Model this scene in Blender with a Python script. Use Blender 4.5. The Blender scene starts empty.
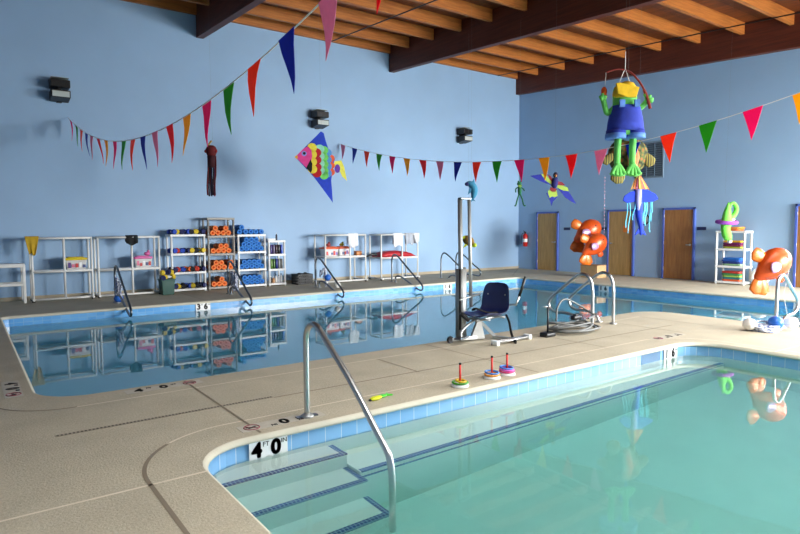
import bpy, bmesh, math, random
from mathutils import Vector, Matrix
from mathutils.geometry import tessellate_polygon
PI = math.pi
rnd = random.Random(7)
SC = bpy.context.scene
COL = SC.collection

# ------------------------------------------------------------------ colours and materials
def lin(c):
    c = c / 255.0
    return c / 12.92 if c <= 0.04045 else ((c + 0.055) / 1.055) ** 2.4
def rgb(r, g, b): return (lin(r), lin(g), lin(b), 1.0)

def new_mat(name):
    m = bpy.data.materials.new(name); m.use_nodes = True
    nt = m.node_tree
    return m, nt, nt.nodes['Principled BSDF']

def node(nt, typ, **kw):
    n = nt.nodes.new(typ)
    for k, v in kw.items(): setattr(n, k, v)
    return n

def noisy(name, c, rough=0.5, metal=0.0, var=0.12, scale=6.0, bump=0.0, bscale=60.0, stretch=(1, 1, 1), coat=0.0, c2=None, sheen=0.0):
    """base colour broken up by procedural noise, with optional fine bump"""
    m, nt, b = new_mat(name)
    tc = node(nt, 'ShaderNodeTexCoord'); mp = node(nt, 'ShaderNodeMapping')
    mp.inputs['Scale'].default_value = stretch
    nt.links.new(tc.outputs['Object'], mp.inputs['Vector'])
    nz = node(nt, 'ShaderNodeTexNoise'); nz.inputs['Scale'].default_value = scale; nz.inputs['Detail'].default_value = 6
    nt.links.new(mp.outputs['Vector'], nz.inputs['Vector'])
    mix = node(nt, 'ShaderNodeMix', data_type='RGBA')
    rm = node(nt, 'ShaderNodeMapRange'); rm.inputs['From Min'].default_value = 0.3; rm.inputs['From Max'].default_value = 0.7
    nt.links.new(nz.outputs['Fac'], rm.inputs['Value']); nt.links.new(rm.outputs['Result'], mix.inputs['Factor'])
    lo = tuple(x * (1 - var) for x in c[:3]) + (1,)
    hi = c2 if c2 else tuple(min(1, x * (1 + var)) for x in c[:3]) + (1,)
    mix.inputs[6].default_value = lo; mix.inputs[7].default_value = hi
    nt.links.new(mix.outputs[2], b.inputs['Base Color'])
    b.inputs['Roughness'].default_value = rough; b.inputs['Metallic'].default_value = metal
    if coat: b.inputs['Coat Weight'].default_value = coat
    if sheen: b.inputs['Sheen Weight'].default_value = sheen
    if bump:
        n2 = node(nt, 'ShaderNodeTexNoise'); n2.inputs['Scale'].default_value = bscale; n2.inputs['Detail'].default_value = 4
        nt.links.new(mp.outputs['Vector'], n2.inputs['Vector'])
        bp = node(nt, 'ShaderNodeBump'); bp.inputs['Strength'].default_value = bump; bp.inputs['Distance'].default_value = 0.01
        nt.links.new(n2.outputs['Fac'], bp.inputs['Height']); nt.links.new(bp.outputs['Normal'], b.inputs['Normal'])
    return m

_pl = {}
def plastic(r, g, b, rough=0.4):
    k = (r, g, b, rough)
    if k not in _pl: _pl[k] = noisy('plastic_%d_%d_%d' % k[:3], rgb(r, g, b), rough, var=0.05, scale=9)
    return _pl[k]
_fb = {}
def fabric(r, g, b):
    k = (r, g, b)
    if k not in _fb: _fb[k] = noisy('cloth_%d_%d_%d' % k, rgb(r, g, b), 0.85, var=0.10, scale=14, bump=0.25, bscale=90)
    return _fb[k]

def tile_mat(name, c1, c2, grout, w, h, mortar=0.02, rough=0.18):
    m, nt, b = new_mat(name)
    uv = node(nt, 'ShaderNodeTexCoord')
    br = node(nt, 'ShaderNodeTexBrick', offset=0.0)
    br.inputs['Color1'].default_value = c1; br.inputs['Color2'].default_value = c2; br.inputs['Mortar'].default_value = grout
    br.inputs['Scale'].default_value = 1.0; br.inputs['Brick Width'].default_value = w; br.inputs['Row Height'].default_value = h
    br.inputs['Mortar Size'].default_value = mortar * w; br.inputs['Mortar Smooth'].default_value = 0.1
    nt.links.new(uv.outputs['UV'], br.inputs['Vector'])
    nt.links.new(br.outputs['Color'], b.inputs['Base Color'])
    b.inputs['Roughness'].default_value = rough
    return m

def wood_mat(name, dark, light, stretch, scale=3.0, rough=0.55, planks=None):
    m, nt, b = new_mat(name)
    tc = node(nt, 'ShaderNodeTexCoord'); mp = node(nt, 'ShaderNodeMapping'); mp.inputs['Scale'].default_value = stretch
    nt.links.new(tc.outputs['Object'], mp.inputs['Vector'])
    nz = node(nt, 'ShaderNodeTexNoise'); nz.inputs['Scale'].default_value = scale; nz.inputs['Detail'].default_value = 8; nz.inputs['Roughness'].default_value = 0.65
    nt.links.new(mp.outputs['Vector'], nz.inputs['Vector'])
    cr = node(nt, 'ShaderNodeValToRGB')
    cr.color_ramp.elements[0].position = 0.32; cr.color_ramp.elements[0].color = dark
    cr.color_ramp.elements[1].position = 0.68; cr.color_ramp.elements[1].color = light
    nt.links.new(nz.outputs['Fac'], cr.inputs['Fac'])
    out = cr.outputs['Color']
    if planks:
        br = node(nt, 'ShaderNodeTexBrick', offset=0.5)
        br.inputs['Scale'].default_value = 1.0; br.inputs['Brick Width'].default_value = planks[0]; br.inputs['Row Height'].default_value = planks[1]
        br.inputs['Mortar Size'].default_value = 0.006
        br.inputs['Color1'].default_value = (1, 1, 1, 1); br.inputs['Color2'].default_value = (0.62, 0.6, 0.58, 1); br.inputs['Mortar'].default_value = (0.2, 0.16, 0.12, 1)
        nt.links.new(tc.outputs['Object'], br.inputs['Vector'])
        mx = node(nt, 'ShaderNodeMix', data_type='RGBA', blend_type='MULTIPLY'); mx.inputs['Factor'].default_value = 1
        nt.links.new(out, mx.inputs[6]); nt.links.new(br.outputs['Color'], mx.inputs[7]); out = mx.outputs[2]
    nt.links.new(out, b.inputs['Base Color'])
    b.inputs['Roughness'].default_value = rough
    return m

M = {}
M['wall'] = noisy('blue_wall_paint', rgb(147, 178, 209), 0.6, var=0.03, scale=1.2, bump=0.12, bscale=35)
M['deck'] = noisy('broomed_concrete', rgb(186, 176, 153), 0.85, var=0.09, scale=2.2, bump=0.45, bscale=70)
# fine speckle on the deck
def _speckle(m):
    nt = m.node_tree; b = nt.nodes['Principled BSDF']; tc = node(nt, 'ShaderNodeTexCoord')
    n = node(nt, 'ShaderNodeTexNoise'); n.inputs['Scale'].default_value = 45; n.inputs['Detail'].default_value = 8; n.inputs['Roughness'].default_value = 0.8
    nt.links.new(tc.outputs['Object'], n.inputs['Vector'])
    rm = node(nt, 'ShaderNodeMapRange'); rm.inputs['From Min'].default_value = 0.3; rm.inputs['From Max'].default_value = 0.7
    rm.inputs['To Min'].default_value = 0.74; rm.inputs['To Max'].default_value = 1.18
    nt.links.new(n.outputs['Fac'], rm.inputs['Value'])
    src = b.inputs['Base Color'].links[0].from_socket
    mx = node(nt, 'ShaderNodeMix', data_type='RGBA', blend_type='MULTIPLY'); mx.inputs['Factor'].default_value = 1
    nt.links.new(src, mx.inputs[6]); nt.links.new(rm.outputs['Result'], mx.inputs[7]); nt.links.new(mx.outputs[2], b.inputs['Base Color'])
_speckle(M['deck'])
M['coping'] = noisy('coping_concrete', rgb(204, 198, 178), 0.7, var=0.05, scale=5, bump=0.25, bscale=80)
M['joint_pale'] = noisy('pale_joint_sealant', rgb(222, 210, 188), 0.7, var=0.05)
M['joint_dark'] = noisy('grey_joint_sealant', rgb(128, 116, 98), 0.8, var=0.08)
M['drain'] = noisy('slotted_drain_grate', rgb(150, 140, 122), 0.6, var=0.1)
M['slot'] = noisy('drain_slot_shadow_gap', rgb(84, 77, 66), 0.9)
M['base'] = noisy('concrete_cove_base', rgb(176, 164, 142), 0.8, var=0.08, scale=4)
M['plaster'] = noisy('pool_plaster', rgb(226, 232, 226), 0.7, var=0.04, scale=2.5)
M['plaster_far'] = noisy('aged_pool_plaster', rgb(190, 216, 224), 0.7, var=0.05, scale=2.0)
M['tile'] = tile_mat('pale_blue_pool_tile', rgb(124, 176, 222), rgb(138, 186, 226), rgb(204, 220, 230), 0.15, 0.2)
M['tile_far'] = tile_mat('blue_waterline_tile', rgb(96, 160, 218), rgb(120, 180, 230), rgb(150, 190, 220), 0.15, 0.075)
M['navy_tile'] = tile_mat('navy_nosing_tile', rgb(20, 42, 110), rgb(36, 66, 146), rgb(150, 170, 196), 0.03, 0.03, 0.14)
M['steel'] = noisy('polished_steel', rgb(200, 200, 198), 0.32, 1.0, var=0.04, scale=4)
M['steel_dull'] = noisy('brushed_steel', rgb(168, 170, 168), 0.45, 0.7, var=0.06, scale=5)
M['steel_dark'] = noisy('tarnished_steel', rgb(120, 126, 132), 0.3, 1.0, var=0.06, scale=5)
M['pvc'] = noisy('white_pvc_pipe', rgb(226, 226, 222), 0.4, var=0.04, scale=5)
M['resin'] = noisy('white_resin_shelf', rgb(230, 231, 230), 0.45, var=0.03, scale=5)
M['resin_grey'] = noisy('grey_resin_shelf', rgb(150, 146, 140), 0.5, var=0.05, scale=5)
M['black'] = noisy('black_plastic', rgb(22, 22, 24), 0.45, var=0.2, scale=8)
M['black_cloth'] = noisy('black_webbing', rgb(20, 20, 22), 0.85, var=0.2, scale=20, bump=0.3)
M['bronze'] = noisy('dark_fixture_metal', rgb(30, 28, 28), 0.4, 0.3, var=0.1)
M['lens'] = noisy('fixture_lens', rgb(190, 196, 190), 0.2, var=0.05)
M['beam'] = wood_mat('glulam_beam_stain', rgb(72, 28, 14), rgb(106, 45, 24), (8, 0.4, 8), 2.5)
M['joist'] = wood_mat('joist_timber', rgb(152, 86, 34), rgb(196, 120, 52), (0.5, 8, 8), 2.5)
M['decking'] = wood_mat('roof_decking', rgb(96, 46, 18), rgb(146, 78, 32), (5, 0.5, 5), 2.0, planks=(2.4, 0.6))
M['door'] = wood_mat('door_veneer', rgb(150, 116, 62), rgb(186, 148, 86), (6, 6, 0.6), 3.0, 0.4)
M['door_dark'] = wood_mat('brown_door_veneer', rgb(128, 84, 42), rgb(166, 116, 62), (6, 6, 0.6), 3.0, 0.4)
M['frame_blue'] = noisy('blue_door_frame_paint', rgb(74, 98, 178), 0.4, var=0.05)
M['navy'] = noisy('navy_shell_plastic', rgb(26, 36, 84), 0.38, var=0.12, scale=6)
M['white_paint'] = noisy('white_sign_face', rgb(236, 238, 236), 0.35, var=0.02)
M['black_paint'] = noisy('black_lettering_paint', rgb(16, 16, 18), 0.5)
M['red_paint'] = noisy('faded_red_paint', rgb(138, 66, 76), 0.6)
M['deck_white'] = noisy('worn_white_deck_paint', rgb(188, 181, 165), 0.7, var=0.08, scale=12)
M['rope'] = noisy('blue_and_white_rope', rgb(40, 62, 130), 0.8, var=0.0, scale=32, c2=rgb(235, 238, 242))
M['white_line'] = noisy('white_nylon_cord', rgb(232, 230, 224), 0.7, var=0.05)
M['clear_line'] = noisy('grey_monofilament', rgb(120, 118, 116), 0.4)
M['foil'] = noisy('orange_foil', rgb(206, 80, 26), 0.3, 0.15, var=0.2, scale=5, bump=0.35, bscale=9)
M['foil_dark'] = noisy('amber_foil', rgb(198, 98, 22), 0.32, 0.15, var=0.25, scale=7, bump=0.35, bscale=10)
M['foil_lilac'] = noisy('lilac_foil', rgb(186, 150, 190), 0.28, 0.2, var=0.1, scale=6)
M['cardboard'] = noisy('tan_box_board', rgb(178, 146, 104), 0.8, var=0.14, scale=6)
M['green_skin'] = fabric(104, 196, 92)

def water_mat(name, col, dens, scat, sdens, wave, wscale):
    m = bpy.data.materials.new(name); m.use_nodes = True; nt = m.node_tree
    nt.nodes.remove(nt.nodes['Principled BSDF']); out = nt.nodes['Material Output']
    g = node(nt, 'ShaderNodeBsdfGlass'); g.inputs['IOR'].default_value = 1.33; g.inputs['Roughness'].default_value = 0.0
    g.inputs['Color'].default_value = (1, 1, 1, 1)
    tc = node(nt, 'ShaderNodeTexCoord'); nz = node(nt, 'ShaderNodeTexNoise')
    nz.inputs['Scale'].default_value = wscale; nz.inputs['Detail'].default_value = 2
    nt.links.new(tc.outputs['Object'], nz.inputs['Vector'])
    bp = node(nt, 'ShaderNodeBump'); bp.inputs['Strength'].default_value = wave; bp.inputs['Distance'].default_value = 0.02
    nt.links.new(nz.outputs['Fac'], bp.inputs['Height']); nt.links.new(bp.outputs['Normal'], g.inputs['Normal'])
    nt.links.new(g.outputs['BSDF'], out.inputs['Surface'])
    va = node(nt, 'ShaderNodeVolumeAbsorption'); va.inputs['Color'].default_value = col; va.inputs['Density'].default_value = dens
    vol = va.outputs['Volume']
    if sdens > 0:
        vs = node(nt, 'ShaderNodeVolumeScatter'); vs.inputs['Color'].default_value = scat; vs.inputs['Density'].default_value = sdens
        ad = node(nt, 'ShaderNodeAddShader'); nt.links.new(va.outputs['Volume'], ad.inputs[0]); nt.links.new(vs.outputs['Volume'], ad.inputs[1]); vol = ad.outputs['Shader']
    nt.links.new(vol, out.inputs['Volume'])
    return m
M['water_near'] = water_mat('turquoise_pool_water', (0.50, 0.81, 0.79, 1), 1.0, (0.8, 0.97, 0.95, 1), 0.06, 0.04, 2.2)
M['water_far'] = water_mat('blue_pool_water', (0.36, 0.84, 0.92, 1), 0.75, (0.8, 0.95, 0.98, 1), 0.05, 0.025, 1.6)

# ------------------------------------------------------------------ mesh builder
class MB:
    def __init__(s): s.v = []; s.f = []; s.sm = []; s.mi = []; s.uv = {}; s.cur = 0
    def mat(s, i): s.cur = i; return s
    def add(s, vs, fs, smooth=False):
        o = len(s.v); s.v += [tuple(p) for p in vs]
        for f in fs: s.f.append(tuple(o + i for i in f)); s.sm.append(smooth); s.mi.append(s.cur)
        return s
    def box(s, x0, x1, y0, y1, z0, z1):
        vs = [(x, y, z) for x in (x0, x1) for y in (y0, y1) for z in (z0, z1)]
        return s.add(vs, [(0, 1, 3, 2), (4, 6, 7, 5), (0, 4, 5, 1), (2, 3, 7, 6), (0, 2, 6, 4), (1, 5, 7, 3)])
    def cbox(s, c, sx, sy, sz, m=None):
        x, y, z = sx / 2, sy / 2, sz / 2
        vs = [Vector((a, b, d)) for a in (-x, x) for b in (-y, y) for d in (-z, z)]
        vs = [((m @ p) if m else p) + Vector(c) for p in vs]
        return s.add(vs, [(0, 1, 3, 2), (4, 6, 7, 5), (0, 4, 5, 1), (2, 3, 7, 6), (0, 2, 6, 4), (1, 5, 7, 3)])
    def rbox(s, x0, x1, y0, y1, z0, z1, r, n=4):
        """box with its vertical edges rounded and top/bottom edge chamfered"""
        def ring(ins, z):
            pts = []
            rr = max(r - ins, 0.001)
            for cx, cy, a0 in ((x1 - r, y1 - r, 0), (x0 + r, y1 - r, 90), (x0 + r, y0 + r, 180), (x1 - r, y0 + r, 270)):
                for k in range(n + 1):
                    a = math.radians(a0 + 90 * k / n); pts.append((cx + rr * math.cos(a), cy + rr * math.sin(a), z))
            return pts
        c = min(r * 0.4, (z1 - z0) * 0.3)
        return s.loft([ring(c, z0), ring(0, z0 + c), ring(0, z1 - c), ring(c, z1)], True)
    def loft(s, rings, smooth=True, caps=True, closed=True):
        n = len(rings[0]); o = len(s.v); vs = [p for r in rings for p in r]; fs = []
        for i in range(len(rings) - 1):
            for k in range(n if closed else n - 1):
                a = i * n + k; b = i * n + (k + 1) % n
                fs.append((a, b, b + n, a + n))
        s.add(vs, fs, smooth)
        if caps and closed:
            s.f.append(tuple(o + k for k in reversed(range(n)))); s.sm.append(False); s.mi.append(s.cur)
            s.f.append(tuple(o + (len(rings) - 1) * n + k for k in range(n))); s.sm.append(False); s.mi.append(s.cur)
        return s
    def stack(s, rows, n=14, smooth=True):
        """rows of (z, cx, cy, rx, ry): elliptical rings stacked upwards"""
        return s.loft([[(cx + rx * math.cos(2 * PI * k / n), cy + ry * math.sin(2 * PI * k / n), z) for k in range(n)] for z, cx, cy, rx, ry in rows], smooth)
    def tube(s, pts, r, n=8, closed=False, caps=True, flat=None):
        """round tube along a path; r a number or one per point; flat squashes it across its second axis"""
        pts = [Vector(p) for p in pts]; N = len(pts)
        rs = r if isinstance(r, (list, tuple)) else [r] * N
        rings = []; prev = None
        for i, p in enumerate(pts):
            if closed: t = pts[(i + 1) % N] - pts[i - 1]
            else: t = pts[min(i + 1, N - 1)] - pts[max(i - 1, 0)]
            if t.length < 1e-9: t = Vector((0, 0, 1))
            t.normalize()
            if prev is None:
                u = t.cross(Vector((0, 0, 1)))
                if u.length < 1e-3: u = t.cross(Vector((0, 1, 0)))
            else: u = prev - t * prev.dot(t)
            u.normalize(); prev = u; w = t.cross(u); q = flat if flat else 1.0
            rings.append([p + (u * math.cos(2 * PI * k / n) + w * (math.sin(2 * PI * k / n) * q)) * rs[i] for k in range(n)])
        if closed:
            rings.append(rings[0]); return s.loft(rings, True, False)
        return s.loft(rings, True, caps)
    def bar(s, p, q, w, h=None):
        """square bar between two points"""
        h = h or w; p = Vector(p); q = Vector(q); t = (q - p).normalized()
        u = t.cross(Vector((0, 0, 1)))
        if u.length < 1e-3: u = Vector((1, 0, 0))
        u.normalize(); v = t.cross(u)
        vs = [c + u * (a * w / 2) + v * (b * h / 2) for c in (p, q) for a, b in ((-1, -1), (1, -1), (1, 1), (-1, 1))]
        return s.add(vs, [(3, 2, 1, 0), (4, 5, 6, 7), (0, 1, 5, 4), (1, 2, 6, 5), (2, 3, 7, 6), (3, 0, 4, 7)])
    def lathe(s, prof, c=(0, 0, 0), n=20, m=None, caps=True):
        c = Vector(c); rings = []
        for r, z in prof:
            ring = [Vector((r * math.cos(2 * PI * k / n), r * math.sin(2 * PI * k / n), z)) for k in range(n)]
            rings.append([((m @ p) if m else p) + c for p in ring])
        return s.loft(rings, True, caps)
    def ell(s, c, rx, ry, rz, n=14, k=9, m=None):
        c = Vector(c); rings = []
        for i in range(k + 1):
            a = -PI / 2 + PI * i / k; cr = max(math.cos(a), 0.02)
            ring = [Vector((rx * cr * math.cos(2 * PI * j / n), ry * cr * math.sin(2 * PI * j / n), rz * math.sin(a))) for j in range(n)]
            rings.append([((m @ p) if m else p) + c for p in ring])
        return s.loft(rings, True)
    def torus(s, c, R, r, m=None, n=24, k=8):
        c = Vector(c)
        pts = [Vector((R * math.cos(2 * PI * i / n), R * math.sin(2 * PI * i / n), 0)) for i in range(n)]
        return s.tube([((m @ p) if m else p) + c for p in pts], r, k, closed=True)
    def prism(s, poly, o, u, v, d0, d1, smooth=False):
        """2-D polygon in the frame o,u,v thickened along u x v from d0 to d1"""
        o, u, v = Vector(o), Vector(u), Vector(v); w = u.cross(v); n = len(poly)
        area = sum(poly[i][0] * poly[(i + 1) % n][1] - poly[(i + 1) % n][0] * poly[i][1] for i in range(n))
        if area < 0: poly = list(reversed(poly))
        vs = [o + u * a + v * b + w * d for d in (d0, d1) for a, b in poly]
        fs = [tuple(reversed(range(n))), tuple(range(n, 2 * n))] + [(i, (i + 1) % n, n + (i + 1) % n, n + i) for i in range(n)]
        return s.add(vs, fs, smooth)
    def build(s, name, mats, parent=None, bevel=0.0, loc=None):
        me = bpy.data.meshes.new(name); me.from_pydata(s.v, [], s.f); me.update()
        me.polygons.foreach_set('use_smooth', s.sm); me.polygons.foreach_set('material_index', s.mi)
        for m in (mats if isinstance(mats, (list, tuple)) else [mats]): me.materials.append(m)
        if s.uv:
            l = me.uv_layers.new(name='UVMap')
            for p in me.polygons:
                for li in p.loop_indices: l.data[li].uv = s.uv.get(me.loops[li].vertex_index, (0, 0))
        bm = bmesh.new(); bm.from_mesh(me); bmesh.ops.recalc_face_normals(bm, faces=bm.faces); bm.to_mesh(me); bm.free()
        o = bpy.data.objects.new(name, me); COL.objects.link(o)
        if parent is not None: o.parent = parent
        if loc: o.location = loc
        if bevel:
            b = o.modifiers.new('soft_edge', 'BEVEL'); b.width = bevel; b.segments = 2; b.limit_method = 'ANGLE'
        return o

def tag(o, label, cat, group=None, kind=None):
    o['label'] = label; o['category'] = cat
    if group: o['group'] = group
    if kind: o['kind'] = kind
    return o
def thing(name, label, cat, loc=(0, 0, 0), rz=0.0, group=None):
    o = bpy.data.objects.new(name, None); o.empty_display_size = 0.1; COL.objects.link(o)
    o.location = loc; o.rotation_euler = (0, 0, rz)
    return tag(o, label, cat, group)
def struct(o, label=None):
    o['kind'] = 'structure'
    if label: o['label'] = label
    return o
def dup(root, loc, rz=None, label=None, group=None):
    r = root.copy(); COL.objects.link(r); r.location = loc
    if rz is not None: r.rotation_euler = (0, 0, rz)
    if label: r['label'] = label
    if group: r['group'] = group
    for ch in list(root.children):
        c = ch.copy(); COL.objects.link(c); c.parent = r
        for g in ch.children:
            d = g.copy(); COL.objects.link(d); d.parent = c
    return r
def smooth_path(pts, k=6):
    """Catmull-Rom through the points"""
    P = [Vector(p) for p in pts]; out = []
    for i in range(len(P) - 1):
        a, b, c, d = P[max(i - 1, 0)], P[i], P[i + 1], P[min(i + 2, len(P) - 1)]
        for j in range(k):
            t = j / k
            out.append(0.5 * ((2 * b) + (c - a) * t + (2 * a - 5 * b + 4 * c - d) * t * t + (3 * b - a - 3 * c + d) * t ** 3))
    return out + [P[-1]]
def lettering(txt, size, mat, parent, loc, rot, bold=0.0, name='lettering', align='CENTER', sx=1.0):
    cu = bpy.data.curves.new(name, 'FONT'); cu.body = txt; cu.size = size; cu.align_x = align; cu.align_y = 'CENTER'
    cu.extrude = 0.0015
    cu.materials.append(mat)
    t = bpy.data.objects.new('outline', cu); me = bpy.data.meshes.new_from_object(t); bpy.data.objects.remove(t)
    if bold:                                   # heavier strokes: the glyph repeated slightly shifted
        bm = bmesh.new()
        for dx, dy in ((0, 0), (bold, 0), (-bold, 0), (0, bold), (0, -bold), (bold * .7, bold * .7), (-bold * .7, bold * .7), (bold * .7, -bold * .7), (-bold * .7, -bold * .7)):
            n0 = len(bm.verts); bm.from_mesh(me); bm.verts.ensure_lookup_table()
            for v in bm.verts[n0:]: v.co.x += dx; v.co.y += dy
        bm.to_mesh(me); bm.free()
    me.materials.clear(); me.materials.append(mat)
    o = bpy.data.objects.new(name, me); COL.objects.link(o); o.parent = parent; o.location = loc; o.rotation_euler = rot
    o.scale = (sx, 1, 1)
    return o

# ------------------------------------------------------------------ the room
XR, YB = 16.7, 15.5                # right wall, back wall
XL, YF = -4.0, -4.5                # walls behind the camera
SL = 0.055                         # roof falls towards the front
def zj(y): return 6.88 - SL * (YB - y)      # underside of the joists
def zbm(y): return 6.33 - SL * (YB - y)     # underside of the girders
def zd(y): return zj(y) + 0.30              # underside of the decking

def rounded(pts, radii, n=8):
    """rounded polygon outline; pts counter-clockwise or clockwise, a radius per corner"""
    out = []; N = len(pts)
    for i in range(N):
        p = Vector(pts[i] + (0,)) if len(pts[i]) == 2 else Vector(pts[i]); a = Vector(pts[i - 1] + (0,)); b = Vector(pts[(i + 1) % N] + (0,))
        r = radii[i]
        if r <= 0: out.append((p.x, p.y)); continue
        d1 = (a - p).normalized(); d2 = (b - p).normalized()
        c = p + (d1 + d2) * r
        s0 = p + d1 * r; s1 = p + d2 * r
        a0 = math.atan2(s0.y - c.y, s0.x - c.x); a1 = math.atan2(s1.y - c.y, s1.x - c.x)
        da = (a1 - a0 + PI) % (2 * PI) - PI
        for k in range(n + 1):
            t = a0 + da * k / n; out.append((c.x + r * math.cos(t), c.y + r * math.sin(t)))
    return out
NEAR = rounded([(1.22, 4.20), (7.95, 4.20), (7.95, -3.2), (1.22, -3.2)], [0.42, 0.45, 0.4, 0.4])
FAR = rounded([(0.5, 12.8), (13.8, 12.8), (13.8, -3.0), (10.2, -3.0), (10.2, 6.25), (0.5, 6.25)], [0.15, 0.15, 0.3, 0.3, 0.55, 0.45])
def centroid_side(poly):
    return sum(poly[i][0] * poly[(i + 1) % len(poly)][1] - poly[(i + 1) % len(poly)][0] * poly[i][1] for i in range(len(poly)))
def offset(poly, d):
    """grow (d>0) or shrink an outline"""
    N = len(poly); s = 1 if centroid_side(poly) > 0 else -1; out = []
    for i in range(N):
        a, p, b = Vector(poly[i - 1]), Vector(poly[i]), Vector(poly[(i + 1) % N])
        e1, e2 = (p - a), (b - p)
        if e1.length < 1e-6 or e2.length < 1e-6: e1 = e2 = (b - a)
        n1 = Vector((e1.y, -e1.x)).normalized() * s; n2 = Vector((e2.y, -e2.x)).normalized() * s
        n = n1 + n2; n = n / max(n.length_squared, 1e-6) * 2
        out.append((p.x + n.x * d, p.y + n.y * d))
    return out

# deck with the two pools cut out
deck = MB()
oN, oF = offset(NEAR, 0.02), offset(FAR, 0.02)
outer = [(XL, YF), (XR, YF), (XR, YB), (XL, YB)]
loops = [[Vector((x, y, 0)) for x, y in l] for l in (outer, oN, oF)]
tris = tessellate_polygon(loops)
deck.add([p for l in loops for p in l], [tuple(t) for t in tris])
def strip(mb, pts, w, z=0.0015, mi=1):
    w = w * 1.5; mb.mat(mi); P = [Vector((x, y, 0)) for x, y in pts]
    L = []
    for i, p in enumerate(P):
        t = (P[min(i + 1, len(P) - 1)] - P[max(i - 1, 0)]).normalized(); n = Vector((-t.y, t.x, 0))
        L.append((p + n * w / 2, p - n * w / 2))
    vs = [q + Vector((0, 0, z)) for a in L for q in a]
    mb.add(vs, [(2 * i, 2 * i + 1, 2 * i + 3, 2 * i + 2) for i in range(len(P) - 1)]); mb.mat(0)
def arc(cx, cy, r, a0, a1, n=14): return [(cx + r * math.cos(math.radians(a0 + (a1 - a0) * k / n)), cy + r * math.sin(math.radians(a0 + (a1 - a0) * k / n))) for k in range(n + 1)]
# joint ringing the near pool
strip(deck, [(0.86, YF), (0.86, 3.75)] + arc(1.62, 3.84, 0.76, 180, 130), 0.018, mi=2)
strip(deck, arc(1.62, 3.84, 0.76, 128, 90) + [(7.4, 4.60)] + arc(7.4, 3.84, 0.76, 90, 0) + [(8.16, YF)], 0.012)
# joint ringing the far pool (lower side) and the left side
strip(deck, [(0.1, YB - 0.1), (0.1, 6.5)] + arc(0.75, 6.45, 0.60, 180, 270) , 0.012, mi=2)
strip(deck, [(0.75, 5.85), (9.3, 5.85)], 0.012)
strip(deck, [(2.25, 5.07), (8.9, 5.04)], 0.012, mi=2)
strip(deck, [(XL, 3.77), (1.21, 3.77)], 0.014)
for x, a, b in ((1.77, 4.25, 6.2), (3.9, 5.04, 5.85), (4.9, 4.25, 6.2), (6.6, 4.6, 5.85), (8.4, 4.6, 5.85), (9.3, 4.6, 5.85)):
    strip(deck, [(x, a), (x, b)], 0.014 if x < 3 else 0.009, mi=2)
strip(deck, [(7.99, 3.2), (10.15, 3.1)], 0.012)
strip(deck, [(0.45, 12.85), (0.2, YB - 0.1)], 0.016, mi=2)
for x in (4.2, 7.9, 11.6): strip(deck, [(x, 12.9), (x, 15.4)], 0.01, mi=2)
for y in (4.2, 7.9, 11.6): strip(deck, [(13.9, y), (16.6, y)], 0.01, mi=2)
strip(deck, [(13.95, 13.2), (16.6, 15.4)], 0.01, mi=2)
struct(deck.build('floor', [M['deck'], M['joint_pale'], M['joint_dark']]))
# slotted trench drain across the deck
dr = MB(); dr.box(0.5, 2.25, 5.085, 5.125, 0.0005, 0.002).mat(1)
for k in range(64): dr.box(0.51 + k * 0.0272, 0.524 + k * 0.0272, 5.09, 5.12, 0.001, 0.0025)
struct(dr.build('trench_drain', [M['drain'], M['slot']]))

def coping(name, poly):
    prof = [(0.02, 0.0), (0.012, -0.003), (0.001, -0.012), (-0.010, -0.027), (-0.012, -0.040), (0.004, -0.052), (0.02, -0.055)]
    mb = MB(); N = len(poly); rings = []
    for d, z in prof: rings.append([(x, y, z) for x, y in offset(poly, d)])
    mb.loft(rings, True, False)
    return struct(mb.build(name, M['coping']))
coping('pool_coping_near', NEAR); coping('pool_coping_far', FAR)

def wallband(mb, poly, d, z0, z1, mi, v0=0.0):
    P = offset(poly, d); N = len(P); s = 0.0; mb.mat(mi)
    for i in range(N):
        a, b = P[i], P[(i + 1) % N]; L = math.hypot(b[0] - a[0], b[1] - a[1]); o = len(mb.v)
        mb.add([(a[0], a[1], z0), (b[0], b[1], z0), (b[0], b[1], z1), (a[0], a[1], z1)], [(0, 1, 2, 3)])
        for k, (u, v) in enumerate(((s, z0), (s + L, z0), (s + L, z1), (s, z1))): mb.uv[o + k] = (u, v + v0)
        s += L
    mb.mat(0)
def basin(name, poly, floor_z, tile, zt0, mats, v0):
    mb = MB(); wallband(mb, poly, 0.02, floor_z, zt0, 0); wallband(mb, poly, 0.016, zt0, -0.05, 1, v0)
    P = offset(poly, 0.02); loop = [Vector((x, y, floor_z)) for x, y in P]
    mb.add(loop, [tuple(t) for t in tessellate_polygon([loop])])
    return struct(mb.build(name, mats))
basin('pool_basin_near', NEAR, -1.25, M['tile'], -0.205, [M['plaster'], M['tile']], 0.205)
basin('pool_basin_far', FAR, -1.35, M['tile_far'], -0.205, [M['plaster_far'], M['tile_far']], 0.205)

def water(name, poly, z, zb, mat):
    mb = MB(); P = offset(poly, 0.03)
    top = [Vector((x, y, z)) for x, y in P]; bot = [Vector((x, y, zb)) for x, y in P]; N = len(P)
    tr = [tuple(t) for t in tessellate_polygon([top])]
    mb.add(top + bot, tr + [tuple(N + i for i in reversed(t)) for t in tr] + [(i, (i + 1) % N, N + (i + 1) % N, N + i) for i in range(N)])
    return struct(mb.build(name, mat))
water('pool_water_near', NEAR, -0.17, -1.27, M['water_near'])
water('pool_water_far', FAR, -0.19, -1.37, M['water_far'])

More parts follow.
